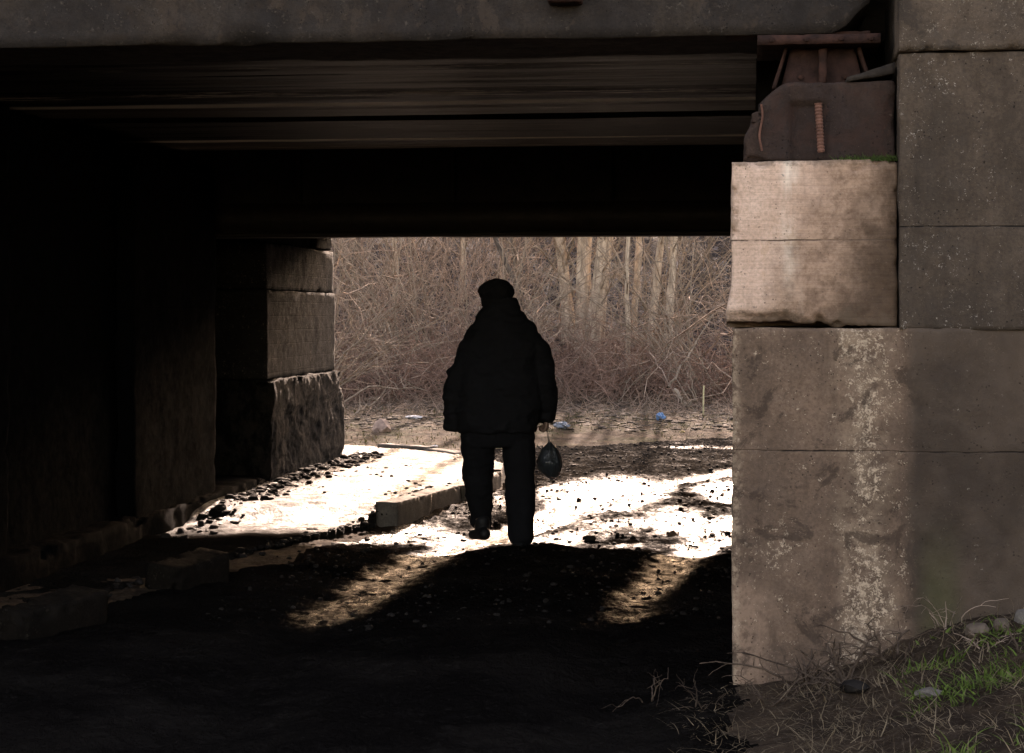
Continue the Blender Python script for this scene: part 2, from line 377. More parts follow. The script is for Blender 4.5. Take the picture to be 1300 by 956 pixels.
wet = np.maximum(wet, .35*sstep(16, 18, gy))
wet = wet*sstep(8.6, 10.6, gy+.6*(vnoise(gx*2, gy*2, 0, 9)))
at = ro.data.attributes.new('wet', 'FLOAT', 'POINT'); at.data.foreach_set('value', wet.astype(np.float32))
vg, fg = sub(Vg, Fg[~rm]); go = mesh('ground', vg, fg, GM); tag(go, 'brown verge and wooded bank', kind='structure')

# pavement slab, worn and wet, with its kerb
def pave_mat():
    m = M('pavement_concrete'); n = m.noise(1.7, 7, .65); g = m.noise(60, 6, .75)
    c = m.mix(m.ramp(n, .38, .62), (.022, .019, .016), (.07, .06, .05)); c = m.mix(m.ramp(g, .52, .7, 0, .5), c, (.12, .105, .088)); c = m.mix(m.ramp(m.xyz()[1], 14.4, 13.0, 0, .8), c, (.010, .009, .008))  # last mix blackens the near end, shade under the deck painted in
    h = m.math('ADD', m.math('MULTIPLY', m.ramp(m.noise(8, 8, .72, m.map((1, .5, 1)), .3), .35, .66), 1.6), m.math('MULTIPLY', g, .5))
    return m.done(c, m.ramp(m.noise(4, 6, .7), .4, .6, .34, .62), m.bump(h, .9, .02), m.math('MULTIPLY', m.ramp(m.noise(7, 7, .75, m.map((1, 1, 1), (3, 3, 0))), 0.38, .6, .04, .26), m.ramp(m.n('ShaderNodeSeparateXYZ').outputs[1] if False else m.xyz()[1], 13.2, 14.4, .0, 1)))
PM = pave_mat()
def pave_h(x, y): return .02+.105*sstep(13.9, 14.6, y)+.02*fbm(x*.7, y*.7, 0, 81, 3)+.008*fbm(x*7, y*7, 0, 83, 4)
res = .045; px_ = np.arange(-9, .3, res); py_ = np.arange(3.5, 21.4, res)
X, Y = np.meshgrid(px_, py_)
kin = KERB.copy(); ctr = np.array([-5, 14.0]); kin = ctr+(kin-ctr)*np.array([.972, .985])
cxx, cyy = (X[:-1, :-1]+res/2).ravel(), (Y[:-1, :-1]+res/2).ravel()
ins = inside(KERB, cxx, cyy) & (segdist(list(KERB[:14]), cxx, cyy) > .16)
n1 = X.shape[1]; j, i = np.meshgrid(np.arange(X.shape[0]-1), np.arange(n1-1), indexing='ij')
Fp = np.stack([j*n1+i, j*n1+i+1, (j+1)*n1+i+1, (j+1)*n1+i], -1).reshape(-1, 4)[ins]
vp, fp = sub(np.stack([X, Y, pave_h(X, Y)], -1).reshape(-1, 3), Fp)
# skirt
ec = {}
for q in fp.tolist():
    for a, b in zip(q, q[1:]+q[:1]): ec[(a, b)] = 1
sk = [(a, b) for (a, b) in ec if (b, a) not in ec]
vl = vp.tolist(); fl = fp.tolist(); low = {}
for a, b in sk:
    for k in (a, b):
        if k not in low: low[k] = len(vl); vl.append([vl[k][0], vl[k][1], -.15])
    fl.append([a, low[a], low[b], b])
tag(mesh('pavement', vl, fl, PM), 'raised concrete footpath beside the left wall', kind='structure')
# kerb stones laid along the line
def along(pts, step):
    out = []; pts = [np.array(p, float) for p in pts]; carry = 0; i = 0; pos = pts[0].copy()
    seg = [np.linalg.norm(b-a) for a, b in zip(pts[:-1], pts[1:])]; tot = sum(seg); n = int(tot/step)
    def at_(s):
        for k, L in enumerate(seg):
            if s <= L: return pts[k]+(pts[k+1]-pts[k])*s/L
            s -= L
        return pts[-1]
    return [(at_(k*step), at_((k+1)*step)) for k in range(n)]
KM = concrete('kerb_concrete', (.26, .22, .175), (.12, .10, .082), famt=.3, fleck=(.4, .35, .3), bs=.7, spec=.4)
kparts = []
for k, (a, b) in enumerate(along(KERB[1:14], .78)):
    ym = (a[1]+b[1])/2
    if ym < 14.15: continue
    dz = rng.uniform(-.015, .012)-(.14 if 9.9 < ym < 14.15 else .05 if ym <= 9.9 else 0)
    L = np.linalg.norm(b-a)-.018; ang = math.atan2(*(b-a)[::-1]); c = (a+b)/2
    V, F = grid_box([(-L/2, L/2), (-.0, .165), (-.25, .14+dz)], .03, .004, 9, .022, 7, seed=k)
    ca, sa = math.cos(ang), math.sin(ang); jt = rng.uniform(-.012, .012)
    x = V[:, 0]*ca-V[:, 1]*sa+c[0]; y = V[:, 0]*sa+V[:, 1]*ca+c[1]
    kparts.append((np.stack([x+jt, y, V[:, 2]+jt*.3], 1), F))
V, F = join(kparts); tag(mesh('kerb', V, F, KM), 'row of worn concrete kerb stones along the footpath', kind='structure')

# ------------------------------------------------------------------ bridge
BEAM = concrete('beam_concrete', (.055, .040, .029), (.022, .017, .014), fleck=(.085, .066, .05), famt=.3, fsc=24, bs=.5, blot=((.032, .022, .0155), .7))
SHADED = concrete('shaded_concrete', (.02, .018, .017), (.01, .009, .009), fleck=(.03, .028, .025), famt=.2, bs=.5, spec=.03)  # dark colour stands in for the shade inside the passage
def soffit_mat():
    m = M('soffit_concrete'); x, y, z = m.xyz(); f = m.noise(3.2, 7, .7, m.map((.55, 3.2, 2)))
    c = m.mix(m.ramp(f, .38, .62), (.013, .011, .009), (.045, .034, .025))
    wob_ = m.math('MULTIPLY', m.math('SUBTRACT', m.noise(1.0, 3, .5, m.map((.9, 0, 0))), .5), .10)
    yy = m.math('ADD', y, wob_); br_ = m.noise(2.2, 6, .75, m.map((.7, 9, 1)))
    def line(v0, w0, amt, lo=.42, hi=.56):                  # a golden reflection streak painted into the soffit colour
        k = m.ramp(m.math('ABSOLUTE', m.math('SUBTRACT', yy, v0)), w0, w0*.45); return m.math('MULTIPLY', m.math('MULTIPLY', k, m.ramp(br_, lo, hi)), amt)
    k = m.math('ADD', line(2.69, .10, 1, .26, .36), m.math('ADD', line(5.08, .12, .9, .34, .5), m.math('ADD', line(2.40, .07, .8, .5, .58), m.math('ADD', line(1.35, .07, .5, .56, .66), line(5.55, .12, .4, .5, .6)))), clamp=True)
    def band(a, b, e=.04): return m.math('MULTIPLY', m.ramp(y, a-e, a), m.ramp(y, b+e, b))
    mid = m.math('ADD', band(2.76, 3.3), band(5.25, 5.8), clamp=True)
    c = m.mix(m.math('MULTIPLY', mid, .85), c, m.mix(f, (.07, .052, .034), (.14, .105, .068)))  # bands beside the streaks lightened, golden bounce light put into the colour
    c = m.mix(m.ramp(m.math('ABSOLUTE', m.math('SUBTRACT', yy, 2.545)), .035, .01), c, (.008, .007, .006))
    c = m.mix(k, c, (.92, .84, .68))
    h = m.noise(9, 6, .65, m.map((.5, 3, 2)))
    return m.done(c, m.ramp(f, .3, .7, .42, .6), m.bump(h, .5, .015), m.ramp(f, .35, .65, .06, .22))
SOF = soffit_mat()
RUST = plain('rusted_steel', (.05, .02, .013), .85, .6, 14, .6)
DSTEEL = plain('dark_girder_steel', (.022, .018, .016), .75, .5, 8, .4)
br = bthing('railway_bridge', 'low concrete and steel bridge deck crossing over the muddy underpass', 'bridge')
def rr(V):    # rounds the girder's lower right end
    k = sstep(.36, .56, V[:, 0])*sstep(2.95, 2.62, V[:, 2]); V[:, 2] += .13*k**2; return V
V, F = grid_box([(-9, .56), (.12, .75), (2.655, 3.75)], .05, .006, 5, .03, 3, seed=1, fn=rr)
fg_ = mesh('front_girder', V, F, BEAM, br)
# little rusty drain stub under the front girder
V, F = grid_box([(-.76, -.62), (.02, .16), (2.79, 2.94)], .02, .002, 20, .012, 9, seed=5); mesh('drain_stub', V, F, RUST, fg_)
# rippled soffits, profile (v, z) extruded along u
def soffit(name, prof, top, mat, seed, u0=-8.8, u1=.9, amp=.0045):
    us = np.linspace(u0, u1, 160); dn = []
    for (a, b) in zip(prof[:-1], prof[1:]):
        n = max(2, int(np.hypot(b[0]-a[0], b[1]-a[1])/.02))
        for t in np.linspace(0, 1, n, endpoint=False): dn.append((a[0]+(b[0]-a[0])*t, a[1]+(b[1]-a[1])*t))
    dn.append(prof[-1]); dn = np.array(dn); m_ = len(dn)
    U, I = np.meshgrid(us, np.arange(m_), indexing='ij')
    v = dn[I, 0]; z = dn[I, 1]; z = z+amp*fbm(U*.8, v*16, 0, seed, 4)+amp*.8*fbm(U*.35, v*4, 0, seed+9, 2)
    V = np.stack([U, v, z], -1).reshape(-1, 3).tolist(); F = []
    for a in range(len(us)-1):
        for b in range(m_-1): q = a*m_+b; F.append([q, q+1, q+m_+1, q+m_])
    base = len(V)
    for a in range(len(us)): V += [[us[a], prof[0][0], top], [us[a], prof[-1][0], top]]
    for a in range(len(us)-1):
        p = base+2*a; F += [[p, p+2, p+3, p+1], [p, a*m_, (a+1)*m_, p+2], [p+1, p+3, (a+2)*m_-1, (a+1)*m_-1]]
    for a in (0, len(us)-1):
        f = [a*m_+b for b in range(m_)]+[base+2*a+1, base+2*a]; F.append(f if a == 0 else f[::-1])
    o = mesh(name, V, F, mat, br); o.data.shade_auto_smooth if False else None
    return o
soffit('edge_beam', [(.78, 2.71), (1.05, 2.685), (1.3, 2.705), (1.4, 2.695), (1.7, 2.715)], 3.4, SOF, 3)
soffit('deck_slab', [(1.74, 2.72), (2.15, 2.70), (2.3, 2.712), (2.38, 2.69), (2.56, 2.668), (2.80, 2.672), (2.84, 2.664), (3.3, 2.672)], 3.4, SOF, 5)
V, F = grid_box([(-8.8, .9), (3.33, 3.97), (2.98, 3.4)], .1, .004, 4, .02, 3, seed=9); mesh('recess_slab', V, F, SHADED, br)
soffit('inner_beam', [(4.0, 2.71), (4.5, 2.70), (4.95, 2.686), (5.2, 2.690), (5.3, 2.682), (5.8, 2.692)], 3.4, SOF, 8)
V, F = grid_box([(-8.8, .9), (5.83, 6.7), (2.99, 3.4)], .12, .004, 4, .02, 3, seed=10); mesh('inner_slab', V, F, SHADED, br)
# deep plate girder: web, flanges, stiffeners
dg = bthing('x', '', '') ; bpy.data.objects.remove(dg)
p = []
p.append(grid_box([(-8.8, .9), (6.84, 6.87), (2.13, 3.2)], .3, 0, 1, .002, 1)); V, F = join(p)
web = mesh('girder_web', V, F, DSTEEL, br)
p = [grid_box([(-8.8, .9), (6.72, 7.02), (2.10, 2.128)], .2, .002, 3, .006, 3, seed=2), grid_box([(-8.8, .9), (6.79, 6.838), (2.135, 2.36)], .2, .002, 3, .006, 3, seed=3)]
V, F = join(p); mesh('bottom_flange', V, F, plain('flange_steel', (.025, .018, .014), .6, .5, 10), br)
for k in range(8):
    V, F = grid_box([(-8.2+k*1.2, -8.17+k*1.2), (6.72, 6.835), (2.37, 3.15)], .2, 0, 1, .002, 1); mesh('stiffener', V, F, DSTEEL, web)
V, F = grid_box([(-8.8, .9), (6.9, 10.35), (2.9, 3.4)], .15, .004, 4, .02, 3, seed=12); mesh('rear_slab', V, F, SHADED, br)
V, F = grid_box([(-9, 4), (10.38, 10.85), (2.31, 3.75)], .08, .006, 4, .03, 3, seed=13); mesh('rear_girder', V, F, BEAM, br)
V, F = grid_box([(-9, 4), (.2, 10.8), (3.41, 3.7)], .25, .004, 4, .02, 3, seed=14); mesh('deck', V, F, BEAM, br)

# right pier: base block, pale block, cap block with rebar, steel bearing
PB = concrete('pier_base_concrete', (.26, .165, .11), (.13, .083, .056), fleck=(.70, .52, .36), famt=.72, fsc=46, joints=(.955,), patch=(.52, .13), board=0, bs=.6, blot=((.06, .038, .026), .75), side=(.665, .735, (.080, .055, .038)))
PL = concrete('pale_block_concrete', (.92, .66, .51), (.72, .48, .35), fleck=(.16, .13, .11), famt=.1, fsc=20, joints=(1.803,), pale=(.235, .06, (.97, .80, .64)), board=.028, bs=.35, blot=((.30, .19, .12), .6), damp=(.60, 1.02, (.17, .105, .065), 0))
CB = concrete('cap_concrete', (.066, .038, .026), (.038, .023, .018), fleck=(.11, .075, .055), famt=.3, bs=.8, blot=((.055, .026, .018), .5))
WG = concrete('wing_concrete', (.13, .090, .062), (.062, .044, .031), fleck=(.5, .42, .34), famt=.32, fsc=52, joints=(.962, 1.852), bs=.6, blot=((.055, .038, .026), .6))
WGT = concrete('coping_concrete', (.15, .105, .073), (.075, .054, .039), fleck=(.42, .34, .26), famt=.42, fsc=60, bs=.7, blot=((.04, .03, .023), .7))
pier = bthing('bridge_abutment', 'weathered abutment of stacked concrete blocks and wing wall right of the opening', 'abutment')
def bb(V):
    V[:, 1] -= np.where(V[:, 1] < .3, .022*sstep(.66, .72, V[:, 0])-.03*sstep(.72, 1.4, V[:, 0]), 0); return V
V, F = grid_box([(0, 3.6), (-.05, 1.1), (-.3, 1.447)], .017, .005, 7, .016, 9, seed=21, fn=bb); mesh('base_block', V, F, PB, pier)
def pb(V):
    V[:, 0] -= .02*sstep(1.62, 1.5, V[:, 2])*(V[:, 0] < .3)
    n = np.clip(fbm(V[:, 0]*7, 0, V[:, 2]*4, 77, 5)+.25, 0, 1); k = sstep(1.452+.06*n+.02, 1.452, V[:, 2])*(V[:, 1] < .2)
    V[:, 1] += .035*k*n; V[:, 2] += .022*k*n; return V
V, F = grid_box([(-.006, .659), (.0, 1.1), (1.452, 2.124)], .014, .005, 7, .036, 8, seed=34, fn=pb); tag(mesh('bearing_block', V, F, PL, pier), 'pale cream stained block')
def cb(V):
    k = sstep(.24, .02, V[:, 0])*sstep(2.26, 2.44, V[:, 2]); V[:, 2] -= .13*k; V[:, 0] += .03*sstep(2.22, 2.3, V[:, 2])*(V[:, 0] < .1); return V
V, F = grid_box([(.045, .655), (.06, 1.1), (2.13, 2.45)], .015, .007, 6, .03, 6, seed=43, fn=cb)
niche = (np.abs(V[:, 0]-.305) < .085) & (V[:, 2] < 2.37) & (V[:, 1] < .12); V[niche, 1] += .035*sstep(.085, .05, np.abs(V[niche, 0]-.305))
cap = mesh('cap_block', V, F, CB, pier)
t = np.linspace(0, 1, 60); P = np.stack([.345+.012*t, .035+0*t, 2.36-.2*t], -1)[None]
V, F = tubes(P, (.0135+.003*(np.arange(60) % 4 < 2))[None], 10); mesh('rebar', V, F, plain('rusty_rebar', (.17, .075, .05), .85, .4, 30), cap)
t = np.linspace(0, 1, 30); P = np.stack([.115+.006*np.sin(t*7), .052+0*t, 2.36-.19*t], -1)[None]
V, F = tubes(P, np.full((1, 30), .005), 8); mesh('rebar', V, F, bpy.data.materials['rusty_rebar'], cap)
# moss in the joint at the right
mb, mf = [], []
N = 420; b = np.stack([.40+.26*rng.random(N)**.6, -.0+.06*rng.random(N), np.full(N, 2.122)], 1)
P, Q = stems(b, rng.normal(size=(N, 3))*.5+[0, -.3, 1], rng.uniform(.008, .028, N), np.full(N, .0022), 4, .4, seed=3)
V, F = tubes(P, Q, 3); tag(mesh('moss', V, F, plain('moss_green', (.06, .10, .02), .95, .5, 30), pier), 'strip of green moss in the joint')
bearing = bthing('bridge_bearing', 'rusty steel bearing shoe wedged between the cap block and the girder', 'bearing')
V, F = grid_box([(.10, .60), (.10, .62), (2.61, 2.65)], .02, .002, 12, .01, 9, seed=6); mesh('sole_plate', V, F, RUST, bearing)
V, F = grid_box([(-.03, .56), (.16, .3), (2.652, 2.668)], .02, .001, 12, .006, 9, seed=6); mesh('packing_plate', V, F, RUST, bearing)
def trap(V): V[:, 0] = .36+(V[:, 0]-.36)*(1+.28*(2.61-V[:, 2])/.16); return V
V, F = grid_box([(.235, .50), (.24, .56), (2.44, 2.608)], .015, .004, 9, .012, 9, seed=7, fn=trap); mesh('rocker_body', V, F, plain('bearing_rust', (.045, .02, .015), .85, .6, 12, .7), bearing)
for u_ in (.22, .515):
    def lean(V, u_=u_): V[:, 0] += (.05 if u_ > .4 else -.05)*(2.61-V[:, 2])/.16; return V
    V, F = grid_box([(u_-.008, u_+.008), (.19, .5), (2.44, 2.607)], .015, .001, 9, .004, 9, seed=8, fn=lean); mesh('side_rib', V, F, RUST, bearing)
V, F = grid_box([(.352, .385), (.17, .238), (2.445, 2.60)], .012, .003, 15, .01, 9, seed=11); mesh('centre_rib', V, F, RUST, bearing)
for (u_, z_) in ((.16, 2.63), (.30, 2.63), (.44, 2.63), (.56, 2.63), (.28, 2.49), (.46, 2.49)):
    y_ = .10 if z_ > 2.6 else .24
    V, F = tubes(np.array([[[u_, y_+.01, z_], [u_, y_-.006, z_], [u_, y_-.014, z_], [u_, y_-.016, z_]]]), np.array([[.011, .011, .011, .0005]]), 6); o = mesh('bolt', V, F, RUST, bearing, False)
def wedge(V): V[:, 2] += .045*(V[:, 0]-.5)/.15-.02*(V[:, 0]-.5)/.15*(V[:, 2] < 2.46); return V
V, F = grid_box([(.46, .652), (.05, .4), (2.447, 2.472)], .015, .004, 12, .012, 9, seed=31, fn=wedge)
fo = mesh('concrete_fragment', V, F, BEAM); x, y = to_w(0, 0); fo.location = (x, y, .006); fo.rotation_euler = (0, 0, -A); tag(fo, 'thin wedge of broken concrete lying on the dark cap block by the wing wall', 'rubble')

V, F = grid_box([(.663, 3.6), (-.065, .8), (1.44, 2.545)], .018, .004, 6, .010, 9, seed=51); mesh('wing_wall', V, F, WG, pier)
V, F = grid_box([(.660, 3.6), (-.085, .8), (2.552, 3.9)], .022, .006, 7, .020, 9, seed=53); tag(mesh('coping', V, F, WGT, pier), 'projecting top course with a ragged lower edge')
# rear side wall of the right hand abutment
sw = bthing('abutment_wall', 'dark right hand abutment running back behind the pier', 'wall')
V, F = grid_box([(.10, 3.5), (1.13, 10.37), (-.3, 2.9)], .12, .01, 4, .03, 4, seed=55); mesh('wall_face', V, F, SHADED, sw)

# left hand abutment: near wall with panels, recess, far stone pier
DW = concrete('dark_abutment_concrete', (.0032, .003, .0029), (.002, .002, .002), fleck=(.012, .011, .010), famt=.25, bs=.6, joints=(1.55,), spec=.02)  # deep shade along the left wall put into a near-black colour
lw = bthing('abutment_wall', 'dark left abutment wall of concrete panels in deep shade', 'wall')
for k, (a, b, off, top) in enumerate([(-1.2, 2.35, 0, 2.66), (2.37, 4.5, -.10, 2.66), (4.52, 6.52, .0, 2.62)]):
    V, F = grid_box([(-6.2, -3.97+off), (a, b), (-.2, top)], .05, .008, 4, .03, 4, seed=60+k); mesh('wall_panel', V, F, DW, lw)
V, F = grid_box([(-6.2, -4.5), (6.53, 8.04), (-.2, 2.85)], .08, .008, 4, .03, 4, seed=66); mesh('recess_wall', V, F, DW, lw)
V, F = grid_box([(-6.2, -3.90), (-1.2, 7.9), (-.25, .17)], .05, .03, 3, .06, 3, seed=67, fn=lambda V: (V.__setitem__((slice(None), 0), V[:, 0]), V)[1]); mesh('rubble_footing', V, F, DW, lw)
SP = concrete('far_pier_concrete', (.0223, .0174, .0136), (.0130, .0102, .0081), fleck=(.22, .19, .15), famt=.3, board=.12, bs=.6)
def rubble_mat():
    m = M('rubble_stone'); f = m.noise(7, 8, .75, m.map((1, 1, .7))); c = m.mix(m.ramp(f, .42, .60), (.004, .0034, .003), (.032, .026, .021))
    h = m.math('ADD', m.math('MULTIPLY', m.noise(9, 9, .78), 1.6), m.math('MULTIPLY', m.voro(17), .35))
    return m.done(c, .9, m.bump(h, .9, .05), .2)
fp_ = bthing('stone_pier', 'far left pier of pale blocks on a rough rubble footing', 'pier')
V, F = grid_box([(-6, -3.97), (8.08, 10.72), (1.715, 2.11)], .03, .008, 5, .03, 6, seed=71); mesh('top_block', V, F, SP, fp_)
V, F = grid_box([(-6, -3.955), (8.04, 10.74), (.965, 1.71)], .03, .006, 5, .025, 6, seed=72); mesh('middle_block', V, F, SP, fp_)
def rub(V):
    n = fbm(V[:, 0]*2.2, V[:, 1]*2.2, V[:, 2]*3.4, 88, 6); n = .35*n+.65*np.round(n*3.2)/3.2; k = sstep(-6, -4.5, V[:, 0])
    n = np.clip(n, -1, .25); V[:, 0] += .05*n*k; V[:, 1] += .04*n*(V[:, 1] > 10); return V
V, F = grid_box([(-6, -3.90), (8.0, 10.86), (-.2, .955)], .022, .018, 6, .05, 5, seed=73, fn=rub); tag(mesh('rubble_base', V, F, rubble_mat(), fp_), 'rough stone footing')
V, F = grid_box([(-4.4, -3.98), (10.05, 10.7), (2.125, 2.24)], .02, .012, 9, .05, 6, seed=74)
cp = mesh('cap_fragment', V, F, SP, fp_)
V, F = grid_box([(-6, -4.05), (8.1, 10.3), (2.118, 2.3)], .05, .01, 5, .03, 6, seed=75); mesh('bearing_pad', V, F, SHADED, fp_)

# ------------------------------------------------------------------ loose stones
def icos():
    g = (1+5**.5)/2; v = np.array([(-1, g, 0), (1, g, 0), (-1, -g, 0), (1, -g, 0), (0, -1, g), (0, 1, g), (0, -1, -g), (0, 1, -g), (g, 0, -1), (g, 0, 1), (-g, 0, -1), (-g, 0, 1)], float)
    f = [(0, 11, 5), (0, 5, 1), (0, 1, 7), (0, 7, 10), (0, 10, 11), (1, 5, 9), (5, 11, 4), (11, 10, 2), (10, 7, 6), (7, 1, 8), (3, 9, 4), (3, 4, 2), (3, 2, 6), (3, 6, 8), (3, 8, 9), (4, 9, 5), (2, 4, 11), (6, 2, 10), (8, 6, 7), (9, 8, 1)]
    v /= np.linalg.norm(v[0]); v = v.tolist(); nf = []; c = {}
    def mid(a, b):
        k = (min(a, b), max(a, b))
        if k not in c:
            p = (np.array(v[a])+v[b])/2; p /= np.linalg.norm(p); c[k] = len(v); v.append(p.tolist())
        return c[k]
    for a, b, d in f:
        x, y, z = mid(a, b), mid(b, d), mid(d, a); nf += [(a, x, z), (b, y, x), (d, z, y), (x, y, z)]
    return np.array(v), np.array(nf)
IV, IF = icos()
def stones(xy, zf, size, seed=0, flat=.6):
    g = np.random.default_rng(seed); n = len(xy); out = []
    sc = size[:, None]*g.uniform(.7, 1.3, (n, 3))*[1, 1, flat]
    a = g.uniform(0, 6.28, n); off = g.uniform(-40, 40, (n, 3))
    V = np.repeat(IV[None], n, 0); q = V*1.3+off[:, None]
    V = V*(1+.38*vnoise(q[..., 0], q[..., 1], q[..., 2], seed))[..., None]*sc[:, None]
    ca, sa = np.cos(a)[:, None], np.sin(a)[:, None]; x = V[..., 0]*ca-V[..., 1]*sa; y = V[..., 0]*sa+V[..., 1]*ca
    z = V[..., 2]+(zf(xy[:, 0], xy[:, 1])+size*flat*.3)[:, None]
    V = np.stack([x+xy[:, 0, None], y+xy[:, 1, None], z], -1).reshape(-1, 3)
    F = (IF[None]+(np.arange(n)*len(IV))[:, None, None]).reshape(-1, 3)
    return V, F
STM = plain('wet_stone', (.022, .018, .015), .8, .6, 9, .6, .12)
n = 15000; xy = np.stack([rng.uniform(-1.6, 4.0, n), 9.5+rng.random(n)**.8*14.5], 1)
xy = xy[road_mask(xy[:, 0], xy[:, 1]) & ~inside(KERB, xy[:, 0], xy[:, 1])]
d = segdist(RUT1, xy[:, 0], xy[:, 1]); xy = xy[(d > .2) | (rng.random(len(xy)) < .3)]
V, F = stones(xy, H, .004+.016*rng.random(len(xy))**5, 4); tag(mesh('gravel', V, F, STM, smooth=False), 'loose gravel scattered over the wet road', 'gravel', kind='stuff')
cl_ = rng.uniform(0, 1, (2600, 2))*[3.2, 6.6]+[-3.2, 14.2]; kq = vnoise(cl_[:, 0]*2.2, cl_[:, 1]*1.3, 0, 37)+.5*vnoise(cl_[:, 0]*7, cl_[:, 1]*4, 0, 38)
cl_ = cl_[(kq > .38) & inside(KERB*np.array([1, 1])+[-.2, 0], cl_[:, 0], cl_[:, 1]) & (to_l(cl_[:, 0], cl_[:, 1])[0] > -3.9)]
V, F = stones(cl_, lambda a, b: pave_h(a, b)-.004, .004+.016*rng.random(len(cl_))**3, 16); tag(mesh('grit', V, F, STM, smooth=False), 'patches of dark crumbs spread over the bright footpath', 'grit', kind='stuff')
# rubble at the foot of the far left pier and along the pavement
t = rng.random(900)**.6; du = np.abs(rng.normal(0, .14, 900)); vv = 4.5+6.6*t; uu = -3.84+du
x, y = to_w(uu, vv); xy = np.stack([x, y], 1)
V, F = stones(xy, pave_h, .006+.034*rng.random(900)**4, 5); tag(mesh('rubble', V, F, STM, smooth=False), 'dark crumbled stones along the foot of the left wall', 'rubble', kind='stuff')
kk = along(KERB[2:12], .02); kp = np.array([a for a, b in kk]); kp = kp[rng.integers(0, len(kp), 500)]+rng.normal(0, .06, (500, 2))-[.16, 0]
V, F = stones(kp, lambda a, b: pave_h(a, b)-.004, .006+.022*rng.random(500)**3, 6); tag(mesh('grit', V, F, STM, smooth=False), 'dark grit gathered along the kerb', 'grit', kind='stuff')
# single bigger stones
LS = plain('pale_stone', (.14, .10, .07), .8, .5, 9, .6)
def one_stone(x, y, z, s, label, mat, seed, flat=.6, name='stone'):
    V, F = stones(np.array([[0., 0.]]), lambda a, b: a*0, np.array([s]), seed, flat)
    o = mesh(name, V, F, mat, smooth=False); o.location = (x, y, z); tag(o, label, 'stone'); return o
def gpt(px, py, z=0.0):
    Y = (1.5-z)*2500/(py-400); return (px-650)/2500*Y, Y
x, y = gpt(404, 606, .13); one_stone(x, y, pave_h(x, y), .035, 'small pale stone on the footpath by the far left pier', LS, 3)
x, y = gpt(165, 655, .13); one_stone(x+.05, y, pave_h(x, y), .04, 'rounded stone in the dark on the footpath by the left wall', LS, 5)
x, y = gpt(855, 676); one_stone(x, y, H(x, y), .035, 'largest brown stone on the bright wet road right of the person', plain('brown_stone', (.2, .11, .07), .7), 7)
x, y = gpt(483, 541, .1); one_stone(x, y, H(x, y), .13, 'tan angular rock on the verge left of the person', plain('tan_stone', (.45, .3, .22), .8), 9, .9)
x, y = gpt(749, 683); one_stone(x, y, H(x, y)+.01, .04, 'dark stone on the crest of the shaded road edge', STM, 12)
for k, (u_, v_, s, lb, fl_) in enumerate([(.93, -.36, .05, 'large grey stone in the grass below the wing wall', .7), (1.03, -.30, .035, 'small grey stone beside the large one below the wing wall', .8), (.45, -.62, .06, 'dark earthy clod among twigs before the pier', .7), (.70, -1.0, .045, 'brown stone half sunk in the grass at the bottom right', .6), (1.12, -.26, .045, 'brownish stone at the right edge below the wing wall', .8)]):
    x, y = to_w(u_, v_); one_stone(x, y, H(x, y), s, lb, [LS, LS, STM, KM, KM][k], 20+k, fl_)
DKM = concrete('shaded_kerb_concrete', (.018, .013, .010), (.010, .008, .006), fleck=(.05, .04, .03), bs=.8, spec=.05)  # near-black copy of the kerb concrete, shade on the blocks put into the colour
# loose kerb blocks in the shade at the left
for k, (px, py, L, ang, lb) in enumerate([(38, 800, .62, 1.15, 'tilted broken kerb block in the shade at the bottom left'), (215, 742, .5, 1.1, 'half buried kerb block in the dark left of the road')]):
    x, y = gpt(px, py); V, F = grid_box([(-L/2, L/2), (-.1, .1), (-.1, .13)], .02, .008, 8, .05, 6, seed=90+k)
    o = mesh('kerb_block', V, F, DKM); o.location = (x+.10, y, .02); o.rotation_euler = (.12, -.06, ang); tag(o, lb, 'kerb block')

# ------------------------------------------------------------------ woods beyond
BK = bark('grey_bark', (.3262, .2501, .1794), (.6743, .5329, .3915)); BK2 = bark('dark_bark', (.0720, .0576, .0480), (.1920, .1536, .1200)); TW = bark('twig_bark', (.1924, .1467, .1013), (.3847, .2936, .2126), 3)
def hz(x, y): return float(H(np.array([x]), np.array([y]))[0])
def stem_mesh(x0, y0, z0, top, r, seed, K=26, S=12, r1=.45, bend=.0):
    g = np.random.default_rng(seed); t = np.linspace(0, 1, K)
    dx, dy, h = top
    P = np.stack([x0+dx*t+bend*np.sin(t*math.pi)+.03*np.cumsum(g.normal(size=K))*.35, y0+dy*t+.01*np.cumsum(g.normal(size=K)), z0-.25+(h+.25)*t], -1)[None]
    rr_ = r*(1-(1-r1)*t)*(1+.9*np.exp(-t*K*.8))
    rr_ = rr_*(1+.06*g.normal(size=K))
    return P, rr_[None], S
